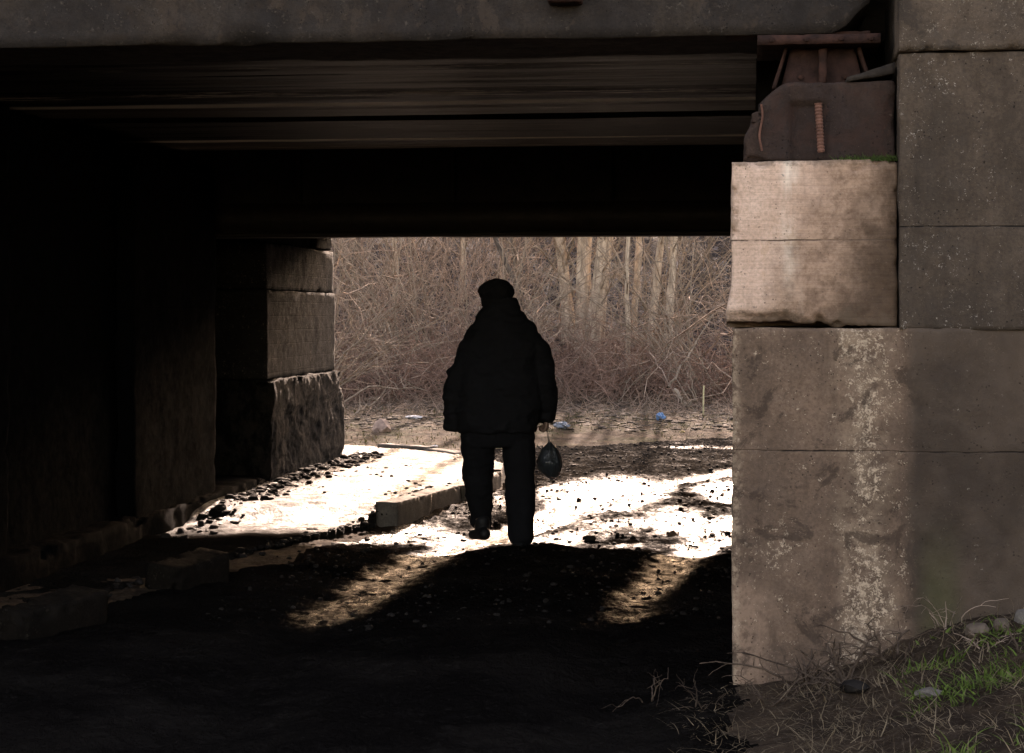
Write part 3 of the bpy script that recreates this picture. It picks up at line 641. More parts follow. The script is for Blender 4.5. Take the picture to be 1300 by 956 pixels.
def branches(P, Rr, n, seed, lo=.12, lmin=.5, lmax=2.2, up=.8):
    g = np.random.default_rng(seed); K = P.shape[1]
    t = g.uniform(lo, .98, n); k = t*(K-1); k0 = k.astype(int); f = (k-k0)[:, None]
    b = P[0][k0]*(1-f)+P[0][np.minimum(k0+1, K-1)]*f; rb = Rr[0][k0]
    d = g.normal(size=(n, 3)); d[:, 2] = np.abs(d[:, 2])*.6+up
    L = g.uniform(lmin, lmax, n)*(1-.45*t); p1, q1 = stems(b, d, L, np.minimum(rb*.4, .006+.011*L), 8, .22, seed=seed+1, wob=.03)
    m = n*9; i = g.integers(0, n, m); kk_ = g.integers(2, 8, m); b2 = p1[i, kk_]
    d2 = g.normal(size=(m, 3)); d2[:, 2] += .7; L2 = L[i]*g.uniform(.2, .55, m); p2, q2 = stems(b2, d2, L2, np.full(m, .0055), 6, .25, seed=seed+2, wob=.05)
    m3 = m; i = g.integers(0, m, m3); b3 = p2[i, g.integers(1, 6, m3)]; d3 = g.normal(size=(m3, 3)); d3[:, 2] += .5
    p3, q3 = stems(b3, d3, L2[i]*.5, np.full(m3, .0035), 4, .25, seed=seed+3)
    return [tubes(p1, q1, 5), tubes(p2, q2, 3), tubes(p3, q3, 3)]
# (label, [(px at y 300, px at base, base py, depth, radius)], bark, height)
def px2(px, py, Y): return (px-650)/2500*Y, 1.5-(py-400)/2500*Y
def tree(name, label, st, mat, h=7.5, nb=26, cat='tree', grp=None, spread=1.0):
    Y0 = st[0][3]; xb, _ = px2(st[0][1], 0, Y0); z0 = hz(xb, Y0)
    root = thing(name, label, cat, (xb, Y0, z0), 0, grp)
    crown = []
    for k, (pt, pb_, pyb, Y_, r) in enumerate(st):
        x0, _ = px2(pb_, 0, Y_); xt, zt = px2(pt, 300, Y_); zb = hz(x0, Y_)
        slope = (xt-x0)/max(zt-zb, .5)
        P, Q, S = stem_mesh(x0, Y_, zb, (slope*h*.8, random.uniform(-.4, .4), h*random.uniform(.85, 1.05)), r, int(pt*7+k))
        V, F = tubes(P, Q, S); V = V+fbm(V[:, 0]*9, V[:, 1]*9, V[:, 2]*3, 5, 3)[:, None]*r*.10*np.array([1, 1, 0])
        V = V-[xb, Y0, z0]; mesh('trunk', V, F, mat, root)
        crown += branches(P, Q, nb, int(pb_*3+k), lmax=2.2*spread)
    V, F = join(crown); mesh('crown', V-[xb, Y0, z0], F, TW, root)
    return root
tree('multi_stem_tree', 'pale many stemmed tree fanning up from one base right of the person', [(710, 727, 450, 36.2, .12), (741, 739, 455, 36, .16), (768, 747, 455, 35.8, .14), (779, 758, 450, 36.6, .08)], BK, 8, 20)
tree('slender_tree', 'slim tree just right of the many stemmed tree, leaning right at the top', [(815, 801, 460, 37, .075)], BK, 6.5, 16)
tree('slender_tree', 'slim grey tree with a bent trunk midway between the many stemmed tree and pier', [(841, 820, 465, 35.5, .085)], BK, 6.5, 16)
tree('slender_tree', 'straight slim tree nearest the pale block of the pier', [(856, 846, 470, 35, .08)], BK, 6.5, 16)
tree('sapling', 'thin straight sapling standing in front of the slim trees', [(793, 796, 480, 33.5, .045)], BK, 5.0, 12, 'sapling')
tree('slender_tree', 'greyish thin tree behind the bright twigs left of the person', [(497, 500, 440, 38, .06)], BK, 6, 20)
tree('slender_tree', 'thin dark tree left of the many stemmed tree, close behind the person', [(655, 668, 450, 37.5, .07)], BK2, 6.5, 18)
tree('slender_tree', 'dark narrow tree beside the far left pier', [(452, 447, 450, 38.5, .07)], BK2, 6.5, 18)
tree('slender_tree', 'thin tree just behind the person on the left of the head', [(590, 585, 450, 39, .05)], BK, 6, 18)
tree('slender_tree', 'faint tree against the dark bank beside the pier', [(905, 896, 450, 40, .06)], BK2, 6.5, 18)
tree('curved_tree', 'dark stem curving right above the shoulder of the person', [(612, 705, 440, 34.5, .055)], BK2, 5.0, 8, 'tree')
for k, (xx, yy) in enumerate([(-9, 37), (-6.5, 39), (-12, 42), (7.5, 38), (10, 40), (13, 37), (-16, 38), (17, 41)]):
    if k: pass
# thickets
g = rng
def thicket(name, label, n, xr, yr, hr, r, mat, seed, lean=.35, droop=.25, subn=4, K=8, bend=.22, dens=None):
    g = np.random.default_rng(seed); x = g.uniform(*xr, n); y = g.uniform(*yr, n)
    if dens is not None:
        keep = g.random(n) < dens(x, y); x, y = x[keep], y[keep]; n = len(x)
    b = np.stack([x, y, H(x, y)-.02], 1); d = g.normal(size=(n, 3))*lean; d[:, 2] = 1
    L = g.uniform(hr[0], hr[1], n); q = r*g.uniform(.5, 1.5, n)
    P, Q = stems(b, d, L, q, K, bend, droop*g.uniform(.3, 1.8, n), .035, .3, seed+1)
    parts = [tubes(P, Q, 3)]
    m = n*subn; i = g.integers(0, n, m); k = g.integers(1, K, m); b2 = P[i, k]; d2 = g.normal(size=(m, 3)); d2[:, 2] += .35
    L2 = L[i]*g.uniform(.12, .45, m); P2, Q2 = stems(b2, d2, L2, np.minimum(Q[i, k]*.7, r*.7), 5, .3, .1, .06, .4, seed+2)
    parts.append(tubes(P2, Q2, 3)); V, F = join(parts)
    return tag(mesh(name, V, F, mat), label, 'undergrowth', kind='stuff')
CANE = bark('bramble_cane', (.1620, .0945, .0666), (.3960, .2430, .1755), 3)
CANE2 = bark('dry_stalk', (.1980, .1350, .0972), (.5220, .3735, .2745), 3)
thicket('bramble_thicket', 'reddish brown bramble tangle along the foot of the bank', 3000, (-8, 11), (31, 35.5), (1.0, 2.6), .0065, CANE, 100, .9, .55, 4)
thicket('dry_brush', 'tall tan dry stalks and twigs on the bank', 1750, (-9, 12), (34.5, 41), (1.8, 4.2), .007, CANE2, 110, .38, .2, 5, dens=lambda x, y: np.where((x > .4) & (x < 5), np.where(y < 37.5, .02, .2), 1))
thicket('dark_brush', 'dark leafless brush higher on the bank', 1700, (-12, 16), (38, 50), (1.5, 4.0), .010, BK2, 120, .45, .2, 4)
thicket('dead_grass', 'flattened dead grass and stalks at the edge of the brush', 3500, (-7, 9), (27.5, 32), (.1, .55), .0045, CANE2, 130, 1.3, .5, 1, 5)
thicket('long_canes', 'long arching canes looping through the brush', 190, (-8, 9), (31.5, 37), (2.6, 5.5), .013, CANE2, 140, .75, .5, 4, 14, .25)
thicket('pale_stalks', 'sparse pale bent stalks standing out of the brush', 260, (-8, 9), (31, 36), (1.2, 3.2), .010, TW, 150, .8, .3, 3, 9, .25)
# bright arching twigs by the far left pier, and fallen branches
b = []; dd = []
for a in range(26): b.append((-3.05+random.uniform(-.15, .25), 28.2+random.uniform(-.6, .6), .15)); dd.append((random.uniform(.1, 1.3), random.uniform(-.2, .2), random.uniform(.35, 1.25)))
b = np.array(b); P, Q = stems(b, np.array(dd), rng.uniform(1.4, 3.4, 26), np.full(26, .011), 12, .10, .2, .012, .25, 5)
i = rng.integers(0, 26, 160); P2, Q2 = stems(P[i, rng.integers(3, 12, 160)], rng.normal(size=(160, 3))+[.4, 0, .4], rng.uniform(.2, .9, 160), np.full(160, .005), 6, .2, seed=8)
o_ = b[0].copy(); V, F = join([tubes(P, Q, 5), tubes(P2, Q2, 3)]); o = mesh('arching_shrub', V-o_, F, TW); o.location = o_; tag(o, 'bare shrub with pale arching stems next to the far left pier', 'shrub')
for (px, Yq, rz, sc, lb) in ((625, 33, .6, 1.25, 'bare arching shrub with long stems hidden partly by the head of the person'), (560, 35, 2.6, 1.3, 'bare arching shrub in the brush left of the shoulders of the person'), (900, 33, 2.9, 1.2, 'bare arching shrub leaning left beside the pale block of the pier'), (820, 35.5, .1, 1.4, 'bare arching shrub between the slim trees right of the person')):
    q = o.copy(); COL.objects.link(q); xq = (px-650)/2500*Yq; q.location = (xq, Yq, hz(xq, Yq)); q.rotation_euler = (0, 0, rz); q.scale = (sc, sc, sc*1.15); tag(q, lb, 'shrub')
def fallen(pts, r, label, mat=TW):
    K = 16; pts = np.array(pts, float); t = np.linspace(0, len(pts)-1, K); k = np.minimum(t.astype(int), len(pts)-2); f = (t-k)[:, None]
    P = (pts[k]*(1-f)+pts[k+1]*f+rng.normal(size=(K, 3))*.012)[None]; Q = r*(1-.6*np.linspace(0, 1, K))[None]
    p2, q2 = stems(P[0][rng.integers(4, K, 10)], rng.normal(size=(10, 3))+[0, 0, .4], rng.uniform(.15, .6, 10), np.full(10, r*.4), 6, .2, seed=int(r*9999))
    V, F = join([tubes(P, Q, 8), tubes(p2, q2, 4)]); o = mesh('fallen_branch', V-P[0, 0], F, mat); o.location = P[0, 0]; tag(o, label, 'branch')
def wp(px, py, Y): x, z = px2(px, py, Y); return (x, Y, z)
fallen([wp(849, 490, 31), wp(878, 445, 31.5), wp(907, 398, 32)], .022, 'pale dead branch leaning up to the right in front of the brush')
fallen([wp(429, 540, 28), wp(455, 523, 28.4), wp(482, 505, 29)], .02, 'pale broken branch lying on the verge beside the far left pier')
fallen([wp(432, 512, 29), wp(470, 490, 29.5), wp(530, 494, 30)], .015, 'thin pale stick sticking out of the brambles left of the person')
fallen([wp(735, 525, 28.5), wp(775, 521, 29), wp(805, 535, 28.5), wp(807, 548, 28)], .016, 'curled dry stick on the verge right of the person')
fallen([wp(858, 495, 30), wp(870, 515, 29.6), wp(885, 507, 29.6)], .03, 'short thick stick among the brambles near the pier')
fallen([wp(745, 545, 27), wp(790, 537, 27.6), wp(850, 540, 27)], .012, 'long thin stick flat on the verge behind the carrier bag')
# verge litter leaves, grass tufts
def blades(n, xy, zf, hr, wd, mat, name, label, seed, lean=.6, parent=None):
    g = np.random.default_rng(seed); K = 4; b = np.stack([xy[:, 0], xy[:, 1], zf(xy[:, 0], xy[:, 1])-.005], 1)
    d = g.normal(size=(n, 3))*lean; d[:, 2] = 1; L = g.uniform(*hr, n)
    P, _ = stems(b, d, L, np.full(n, .01), K, .35, .25, .02, seed=seed+1)
    s = g.normal(size=(n, 3)); s[:, 2] = 0; s /= np.linalg.norm(s, axis=1, keepdims=True)
    wv = wd*g.uniform(.6, 1.3, n)[:, None]*np.array([1, .85, .55, .08])[None]
    V = np.stack([P-s[:, None]*wv[..., None], P+s[:, None]*wv[..., None]], 2).reshape(-1, 3)
    q, k = np.meshgrid(np.arange(n), np.arange(K-1), indexing='ij'); i0 = (q*K+k)*2
    F = np.stack([i0, i0+1, i0+3, i0+2], -1).reshape(-1, 4); return tag(mesh(name, V, F, mat), label, 'grass', kind='stuff')
def blade_mat(name, a, b):
    m = M(name); c = m.mix(m.ramp(m.noise(7, 4, .7), .35, .65), a, b); m.done(c, .7, None, .2)
    tr = m.n('ShaderNodeBsdfTranslucent'); m.set(tr.inputs[0], c); mx = m.n('ShaderNodeMixShader'); mx.inputs[0].default_value = .3
    m.t.links.new(m.b.outputs[0], mx.inputs[1]); m.t.links.new(tr.outputs[0], mx.inputs[2]); m.t.links.new(mx.outputs[0], m.out.inputs[0]); return m.m
GR = blade_mat('fresh_grass', (.07, .12, .02), (.17, .24, .05)); DG = blade_mat('dry_grass', (.12, .082, .05), (.34, .25, .155)); VG = blade_mat('verge_grass', (.0375, .0413, .0135), (.0900, .0825, .0338))
n = 5000; xy = np.stack([rng.uniform(-6, 6, n), rng.uniform(21.5, 30, n)], 1); xy = xy[~road_mask(xy[:, 0], xy[:, 1]) & (vnoise(xy[:, 0]*.9, xy[:, 1]*.9, 0, 3) > -.25)]
blades(len(xy), xy, H, (.03, .1), .006, VG, 'grass', 'short mossy grass of the verge beyond the footpath', 200)
n = 3000; xy = np.stack([rng.uniform(-6, 6, n), rng.uniform(25, 31, n)], 1); xy = xy[~road_mask(xy[:, 0], xy[:, 1])]
V, F = stones(xy, H, .02+.035*rng.random(len(xy)), 44, .25); tag(mesh('leaf_litter', V, F, plain('leaf_litter', (.09, .065, .045), .9, .6, 3), smooth=False), 'dead leaves and crumbs strewn over the verge', 'litter', kind='stuff')
# foreground bank
n = 6500; u_, v_ = rng.uniform(.6, 2.6, n), -.1-rng.random(n)*1.9; x, y = to_w(u_, v_); xy = np.stack([x, y], 1)
cl = vnoise(xy[:, 0]*4.5, xy[:, 1]*4.5, 0, 15)+.5*vnoise(xy[:, 0]*11, xy[:, 1]*11, 0, 16); xy = xy[cl > .05]
blades(len(xy), xy, H, (.03, .11), .0032, GR, 'grass', 'fresh green tufts on the bank below the wing wall', 210, .7)
n = 9000; u_, v_ = rng.uniform(-.1, 2.6, n)**1.0, -.06-rng.random(n)*2; x, y = to_w(u_, v_); xy = np.stack([x, y], 1); xy = xy[(u_ > .25) | (rng.random(n) < .25)]
blades(len(xy), xy, H, (.03, .14), .0018, DG, 'dry_grass', 'dead straw matted on the bank at the foot of the pier', 220, 2.2)
n = 1100; u_, v_ = rng.uniform(-.2, .5, n), -.1-rng.random(n)*1.9; x, y = to_w(u_, v_); xy = np.stack([x, y], 1)
blades(n, xy, H, (.03, .12), .0016, DG, 'dry_grass', 'thin straw littered over the road edge before the pier', 240, 3.5)
# weeds with small leaves
n = 500; u_, v_ = rng.uniform(.7, 1.5, n), -.2-rng.random(n)*1.0; x, y = to_w(u_, v_); xy = np.stack([x, y], 1); xy = xy[vnoise(x*6, y*6, 0, 55) > .25]
blades(len(xy), xy, lambda a, b: H(a, b)+.01, (.015, .035), .008, GR, 'weeds', 'small leafy weeds among the straw', 230, 1.2)
# bare twigs at the foot of the pier
TWB = bark('brown_twig', (.06, .038, .026), (.14, .095, .065), 9)
def twig_plant(u_, v_, n, L, label, seed, spread=.9, r=.004, mat=TWB, name='dry_weed'):
    g = np.random.default_rng(seed); x, y = to_w(u_, v_); z = hz(x, y)
    b = np.zeros((n, 3))+g.normal(size=(n, 3))*[.03, .03, 0]; d = g.normal(size=(n, 3))*spread; d[:, 2] = 1
    P, Q = stems(b, d, g.uniform(.4, 1, n)*L, np.full(n, r)*g.uniform(.5, 1.2, n), 10, .35, .3, .03, .3, seed)
    m = n*3; i = g.integers(0, n, m); P2, Q2 = stems(P[i, g.integers(3, 9, m)], g.normal(size=(m, 3))+[0, 0, .3], L*g.uniform(.1, .35, m), np.full(m, r*.45), 6, .3, .2, .05, .4, seed+1)
    V, F = join([tubes(P, Q, 6), tubes(P2, Q2, 4)]); o = mesh(name, V, F, mat); o.location = (x, y, z); tag(o, label, 'dry weed')
twig_plant(.30, -.22, 9, .30, 'brown brittle weed stalks at the foot of the pier, left of the corner', 1, .8, .006)
twig_plant(.42, -.40, 16, .34, 'curled brown weed stalks before the middle of the pier base', 2, .9, .006)
twig_plant(.60, -.25, 8, .34, 'dark upright weed stems where the pier meets the wing wall', 3, .6, .006)
twig_plant(.15, -.5, 8, .3, 'low dry stems at the left corner of the pier', 4, 1.1, .004)
twig_plant(.85, -.12, 6, .30, 'thin pale stems leaning against the foot of the wing wall', 5, .5, .003, CANE2)
twig_plant(1.05, -.75, 3, .22, 'stiff dark stick poking from the grass at the bottom right', 6, .4, .006)
twig_plant(-.12, -.35, 5, .28, 'sparse pale dry stems at the road edge left of the pier', 7, 1.2, .0028, TWB)
twig_plant(.95, -.5, 7, .16, 'short tan straw clump in the green grass', 8, .6, .003, CANE2)
twig_plant(-.33, -.2, 3, .36, 'single long bent stalk rising before the dark road', 9, .7, .003, TWB)

def ell_ring(c, rx, ry, n, up=(0, 0, 1)): pass
def capsule(a, b, ra, rb, n=16, m=6, sq=1.0):
    """closed tapered capsule; sq squashes it front to back"""
    a, b = Vector(a), Vector(b); d = (b-a); L = d.length; d.normalize()
    q = d.to_track_quat('Z', 'Y').to_matrix(); V, F = [], []
    prof = [(-ra*math.cos(k*math.pi/2/m), ra*math.sin(k*math.pi/2/m)) for k in range(1, m+1)]+[(L+rb*math.sin(k*math.pi/2/m), rb*math.cos(k*math.pi/2/m)) for k in range(0, m)]
    for z, r in prof:
        for k in range(n):
            th = 2*math.pi*k/n; p = q @ Vector((r*math.cos(th), r*math.sin(th), z))+a
            V.append(p)
    V.append(a-d*ra); V.append(b+d*rb); R_ = len(prof)
    for i in range(R_-1):
        for k in range(n): F.append([i*n+k, i*n+(k+1) % n, (i+1)*n+(k+1) % n, (i+1)*n+k])
    for k in range(n): F.append([R_*n, (k+1) % n, k]); F.append([R_*n+1, (R_-1)*n+k, (R_-1)*n+(k+1) % n])
    V = np.array([tuple(v) for v in V])
    if sq != 1: V[:, 1] = a.y+(V[:, 1]-a.y)*sq
    return V, F
def ball(c, rx, ry, rz, n=20):
    V, F = capsule((0, 0, -1e-4), (0, 0, 1e-4), 1, 1, n, 8); V = V*[rx, ry, rz]+np.array(tuple(c)); return V, F
# litter
PLB = plain('blue_plastic', (.16, .35, .6), .35, .3, 6, .5, .5); PLG = plain('grey_plastic', (.3, .34, .38), .4, .3, 6, .5, .5); WHT = plain('white_paper', (.75, .72, .7), .8, .15, 4)
def crumple(x, y, s, label, mat, cat, name, seed, flat=.7):
    g = np.random.default_rng(seed); V, F = ball((0, 0, 0), 1, 1, 1, 26)
    n = fbm(V[:, 0]*1.6, V[:, 1]*1.6, V[:, 2]*1.6, seed, 4); f = 1-np.abs(n)*.75+.25*vnoise(V[:, 0]*.9, V[:, 1]*.9, V[:, 2]*.9, seed+3)
    V = V*f[:, None]*s*np.array([1.3, .9, flat]); V[:, 2] += s*flat*.55
    o = mesh(name, V, F, mat, smooth=False); o.location = (x, y, hz(x, y)); o.rotation_euler = (0, 0, g.uniform(0, 3)); tag(o, label, cat); return o
x, y = gpt(839, 531, .08); crumple(x, y, .055, 'bright blue crumpled plastic bag on the verge near the pier', PLB, 'litter', 'plastic_scrap', 3, 1.2)
x, y = gpt(714, 541, .08); crumple(x, y, .09, 'pale grey plastic scrap on the verge just beyond the right hand', PLG, 'litter', 'plastic_scrap', 4, .7)
x, y = gpt(526, 530, .08); crumple(x, y, .12, 'white flat sheet of rubbish under the brambles left of the person', WHT, 'litter', 'paper_scrap', 5, .2)
x, y = gpt(552, 562, .06); crumple(x, y, .05, 'small white scrap on the mossy verge left of the person', WHT, 'litter', 'paper_scrap', 6, .3)
x, y = gpt(893, 525, .1); o = mesh('marker_stake', *tubes(np.array([[[0, 0, -.1], [0, 0, .2], [.005, 0, .42]]]), np.full((1, 3), .011), 8), plain('pale_stake', (.7, .62, .35), .6)); o.location = (x, y, hz(x, y)); tag(o, 'short pale yellow stake upright in the brambles near the pier', 'stake')
for k, (px, py, r) in enumerate([(785, 540, .05), (866, 545, .04)]):
    x, y = gpt(px, py, .06); crumple(x, y, r, ['brownish crumpled scrap on the verge above the bright road', 'faded yellow scrap on the verge just left of the pier'][k], plain('scrap_%s' % ['tan', 'ochre'][k], [(.35, .25, .15), (.5, .36, .15)][k], .8), 'litter', 'paper_scrap', 60+k, .4)

# ------------------------------------------------------------------ the person
YP = 12.85; SPX = 2500/YP
def pp(px, py, dy=0.0): return Vector(((px-650)/SPX, YP+dy, 1.5-(py-400)/SPX))
def loft(rings, n=28):
    """rings: (x, y, z, rx, ry) closed at both ends"""
    V, F = [], []
    for (x, y, z, rx, ry) in rings:
        for k in range(n): th = 2*math.pi*k/n; V.append((x+rx*math.cos(th), y+ry*math.sin(th), z))
    m = len(rings)
    for i in range(m-1):
        for k in range(n): F.append([i*n+k, i*n+(k+1) % n, (i+1)*n+(k+1) % n, (i+1)*n+k])
    F.append(list(range(n))[::-1]); F.append([(m-1)*n+k for k in range(n)])
    if rings[0][2] > rings[-1][2]: F = [f[::-1] for f in F]
    return np.array(V), F
def fuse(name, parts, vox, mat, parent, sm=4, fold=0.0, fsc=8, seed=0, org=(0, 0, 0)):
    V, F = join(parts); me = bpy.data.meshes.new('tmp'); me.from_pydata(V.tolist(), [], F); ob = bpy.data.objects.new('tmp', me); COL.objects.link(ob)
    r = ob.modifiers.new('r', 'REMESH'); r.mode = 'VOXEL'; r.voxel_size = vox
    s_ = ob.modifiers.new('s', 'SMOOTH'); s_.factor = .5; s_.iterations = sm
    dg = bpy.context.evaluated_depsgraph_get(); m2 = bpy.data.meshes.new_from_object(ob.evaluated_get(dg)); bpy.data.objects.remove(ob)
    m2.name = name; m2.materials.clear(); m2.materials.append(mat)
    n = len(m2.vertices); co = np.empty(n*3); m2.vertices.foreach_get('co', co); co = co.reshape(-1, 3)
    if fold:
        nr = np.empty(n*3); m2.vertices.foreach_get('normal', nr); nr = nr.reshape(-1, 3)
        co = co+nr*(fold*(1-np.abs(fbm(co[:, 0]*fsc, co[:, 1]*fsc, co[:, 2]*fsc*1.8, seed, 3))*2))[:, None]
    co = co-np.array(org); m2.vertices.foreach_set('co', co.ravel()); m2.polygons.foreach_set('use_smooth', [True]*len(m2.polygons)); m2.update()
    o = bpy.data.objects.new(name, m2); COL.objects.link(o); o.parent = parent; return o
porg = (pp(632, 690).x, YP, 0.0)
person = thing('person', 'person in dark padded jacket and flat cap walking away, small bag in right hand', 'person', porg)
SKIN = plain('skin', (.28, .17, .12), .55, .15, 12, .1); JK = cloth('black_jacket', (.012, .012, .013)); TR = cloth('black_trousers', (.010, .010, .011)); BT = plain('black_boots', (.01, .01, .01), .6, .3); CP = cloth('black_cap', (.012, .011, .011))
# joints
hip = pp(631, 535); lk = pp(606, 610, .10); la = pp(609, 672, .12); rk = pp(657, 612, -.02); ra_ = pp(660, 682, -.18)
lhp, rhp = pp(613, 540), pp(652, 540); neck = pp(633, 404); head = pp(631, 380, .02)
lsh, rsh = pp(610, 430), pp(662, 430); lel, rel = pp(585, 482, -.02), pp(688, 480, 0); lwr, rwr = pp(577, 519, .02), pp(694, 527, .06)
def cap(a, b, r1, r2, **k): return capsule(a, b, r1, r2, **k)
body = [loft([(hip.x, YP, hip.z-.10, .13, .09), (hip.x, YP, hip.z+.05, .165, .115), (hip.x, YP, hip.z+.22, .14, .10), (hip.x+.005, YP, hip.z+.42, .17, .115), (hip.x+.005, YP, hip.z+.55, .15, .10), (neck.x, YP, neck.z, .06, .06)]),
        cap(neck-Vector((0, 0, .06)), neck+Vector((0, .01, .08)), .06, .055),
        cap(lhp, lk, .085, .058), cap(lk, la, .055, .038), cap(rhp, rk, .085, .058), cap(rk, ra_, .055, .038),
        cap(lsh, lel, .05, .042), cap(lel, lwr, .042, .028), cap(rsh, rel, .05, .042), cap(rel, rwr, .042, .028),
        cap(lsh, rsh, .055, .055)]
hc = head
body += [ball(hc+Vector((0, -.008, .015)), .075, .092, .10), ball(hc+Vector((0, .045, -.055)), .052, .055, .055), cap(hc+Vector((0, .10, .01)), hc+Vector((0, .115, -.025)), .008, .014),
         ball(hc+Vector((-.079, .0, -.01)), .012, .02, .032), ball(hc+Vector((.079, .0, -.01)), .012, .02, .032), cap(hc+Vector((-.02, .094, -.055)), hc+Vector((.02, .094, -.055)), .007, .007),
         ball(hc+Vector((-.03, .083, .012)), .013, .010, .009), ball(hc+Vector((.03, .083, .012)), .013, .010, .009)]
def hand(wr, dirn, side, grip):
    """palm, four unequal fingers bent twice, thumb off the side of the palm"""
    d = Vector(dirn).normalized(); lat = Vector((0, 1, 0)); inn = Vector((-side, 0, 0)); out = []
    pc = wr+d*.055
    V, F = capsule(wr+d*.015, wr+d*.075, .026, .034, 12, 5); V = np.array(V); ctr = np.array(tuple(pc)); V[:, 0] = ctr[0]+(V[:, 0]-ctr[0])*.52; out.append((V, F))
    for k, (o, L, r) in enumerate([(-.030, .062, .0082), (-.010, .074, .0088), (.010, .080, .0090), (.030, .072, .0088)]):
        a = wr+d*.088+lat*o; curl = grip*(1.0+.08*k)
        p = [a]; ang = 0.0
        for f, s in ((.42, .55), (.33, .9), (.25, .8)):
            ang += curl*s; p.append(p[-1]+(d*math.cos(ang)+inn*math.sin(ang))*L*f)
        out.append(cap(a-d*.02, p[1], r, r*.95, n=10, m=4))
        out.append(cap(p[1], p[2], r*.95, r*.88, n=10, m=4)); out.append(cap(p[2], p[3], r*.88, r*.75, n=10, m=4))
    b = wr+d*.035+lat*.026; m1 = b+d*.025+lat*.022+inn*.012; m2 = m1+d*.026+inn*.018+lat*.004; out += [cap(b, m1, .013, .0105, n=10, m=4), cap(m1, m2, .0105, .0085, n=10, m=4)]
    return out
ldir, rdir = (.05, .08, -1), (.0, .1, -1)
body += hand(lwr, ldir, -1, .55)
body += hand(rwr, rdir, 1, 1.25)
fuse('body', body, .0055, SKIN, person, 3, org=porg)
# jacket
def L2(pxl, pxr, py, ry, dy=0):
    a, b = pp(pxl, py), pp(pxr, py); return ((a.x+b.x)/2, YP+dy, a.z, (b.x-a.x)/2, ry)
jk = [loft([L2(583, 683, 548, .175), L2(578, 686, 538, .19), L2(577, 687, 510, .195), L2(578, 687, 470, .185), L2(586, 686, 440, .17), L2(592, 684, 425, .16), L2(598, 678, 413, .14), L2(605, 669, 404, .12), L2(610, 661, 395, .105), L2(612, 657, 386, .098), L2(616, 655, 380, .09)], 36)]
def sleeve(pts):
    r = []
    for (px, py, rad, dy), (px2_, py2, rad2, dy2) in zip(pts[:-1], pts[1:]): r.append(cap(pp(px, py, dy), pp(px2_, py2, dy2), rad, rad2))
    return r
jk += sleeve([(608, 424, .080, 0), (597, 445, .085, 0), (585, 474, .085, -.02), (577, 504, .080, 0), (575, 530, .062, .03)])
jk += sleeve([(668, 424, .080, 0), (680, 447, .090, 0), (689, 480, .09, 0), (692, 508, .075, .03), (693, 525, .060, .06)])
jk += [capsule(pp(569, 540, .03), pp(578, 540, .03), .036, .036), capsule(pp(689, 532, .065), pp(697, 531, .065), .032, .032)]
jacket = fuse('jacket', jk, .010, JK, person, 3, .013, 6, 3, porg)
for k in range(3):
    pass
# trousers
tr = [loft([L2(585, 680, 530, .14), L2(586, 680, 550, .14), L2(592, 676, 566, .12)]), cap(pp(607, 552), pp(606, 610, .09), .112, .098), cap(pp(606, 610, .07), pp(611, 664, .16), .096, .074),
      cap(pp(657, 552), pp(661, 612, -.03), .110, .096), cap(pp(660, 612, -.03), pp(661, 676, -.17), .100, .083)]
fuse('trousers', tr, .010, TR, person, 3, .008, 6, 9, porg)
# boots
lb = [cap(pp(612, 664, .11), pp(612, 676, .12), .052, .05), cap(pp(615, 679, .06), pp(600, 683, .22), .042, .034)]
rb_ = [cap(pp(660, 672, -.18), pp(660, 686, -.18), .055, .055), cap(pp(660, 690, -.22), pp(664, 692, -.02), .044, .038)]
fuse('boot', lb, .008, BT, person, 2, org=porg); fuse('boot', rb_, .008, BT, person, 2, org=porg)
# flat cap: soft wide crown, band, small peak (on the far side)
capp = [ball(pp(630, 370, .015), .121, .13, .072), ball(pp(630.5, 366, .02), .10, .115, .066), loft([L2(611, 650, 389, .092, .01), L2(610, 651, 374, .10, .01)])]
co_ = fuse('cap', capp, .008, CP, person, 3, .003, 14, 4, porg)
pk = ball(pp(630.5, 381, .12), .075, .06, .012); fuse('cap_peak', [pk], .005, CP, co_, 2, org=(0, 0, 0)).location = (-porg[0], -porg[1], 0)

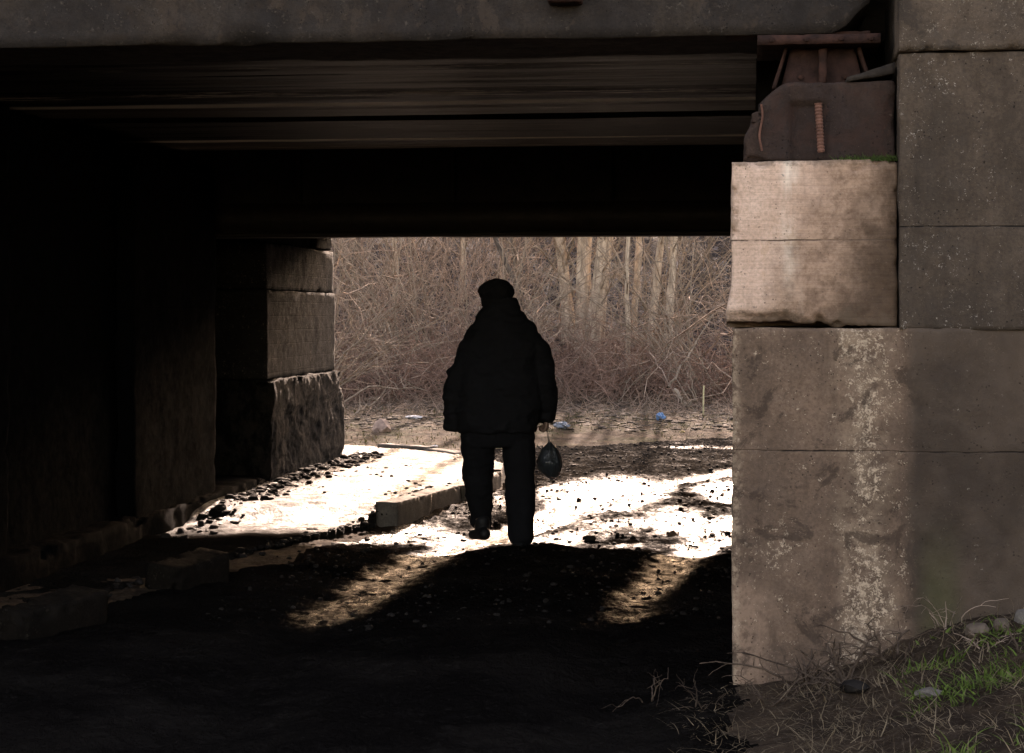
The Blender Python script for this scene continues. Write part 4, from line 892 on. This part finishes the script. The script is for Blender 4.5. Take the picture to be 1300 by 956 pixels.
# carrier bag hanging from the right hand
hx = rwr+Vector((0, .015, -.10))
bag = thing('carrier_bag', 'small dark translucent carrier bag hanging knotted from the right hand of the person', 'bag', tuple(hx))
def bag_mat():
    m = M('dark_plastic'); c = m.mix(m.noise(11, 5), (.012, .016, .018), (.05, .06, .065)); m.done(c, .3, m.bump(m.noise(22, 4, .6, m.map((1, 1, .5))), .8, .02), .5)
    m.b.inputs['Transmission Weight'].default_value = .12; return m.m
BM = bag_mat(); c = pp(698, 585, .06)
n = 40; V = []; F = []
prof = [(561, 1.5), (564, 5), (569, 8.5), (575, 12), (582, 15.5), (590, 16.5), (597, 14.5), (603, 10), (607, 6), (610, 2)]
_py = np.linspace(561, 610, 26); _r = np.interp(_py, [561, 564, 568, 574, 580, 586, 592, 598, 603, 607, 610], [1.2, 3.5, 7.5, 11.5, 14.6, 16.3, 16.5, 14.2, 10.5, 6.5, 1.5]); prof = list(zip(_py, _r))
for i, (py, r) in enumerate(prof):
    for k in range(n):
        th = 2*math.pi*k/n; f = 1+.11*float(vnoise(math.cos(th)*3, math.sin(th)*3, i*.22, 5))+.06*math.cos(th*9+i*.2)*max(0, 1-i/9)
        p = pp(698+(3 if py > 595 else 0)*(py-595)/15, py, .06); V.append((p.x+r/SPX*f*math.cos(th)-hx.x, p.y+r/SPX*f*.8*math.sin(th)-hx.y, p.z-hx.z))
for i in range(len(prof)-1):
    for k in range(n): F.append([i*n+k, i*n+(k+1) % n, (i+1)*n+(k+1) % n, (i+1)*n+k])
F.append(list(range(n))); F.append([(len(prof)-1)*n+k for k in range(n)][::-1])
mesh('pouch', V, F, BM, bag)
for s in (-1, 1):
    a = Vector((0, 0, .012))+Vector((0, s*.012, 0)); e = pp(698, 564, .06)-hx
    t = np.linspace(0, 1, 10)[:, None]; P = (np.array(a)*(1-t)+np.array(e)*t+np.array([.004*s, s*.006, 0])*np.sin(t*3.14))[None]
    V, F = tubes(P, np.full((1, 10), .0022), 6); mesh('handle', V, F, BM, bag)
V, F = tubes(np.array([[(pp(705, 597, .04)-hx)[:], (pp(711, 602, .03)-hx)[:], (pp(706, 609, .04)-hx)[:], (pp(699, 606, .03)-hx)[:]]]), np.full((1, 4), .006), 6); tag(mesh('printed_strip', V, F, plain('reddish_print', (.25, .14, .12), .5), bag), 'dull red corner of the bag')

SC.cycles.use_denoising = True; SC.cycles.max_bounces = 8; SC.cycles.diffuse_bounces = 5; SC.cycles.sample_clamp_indirect = 60
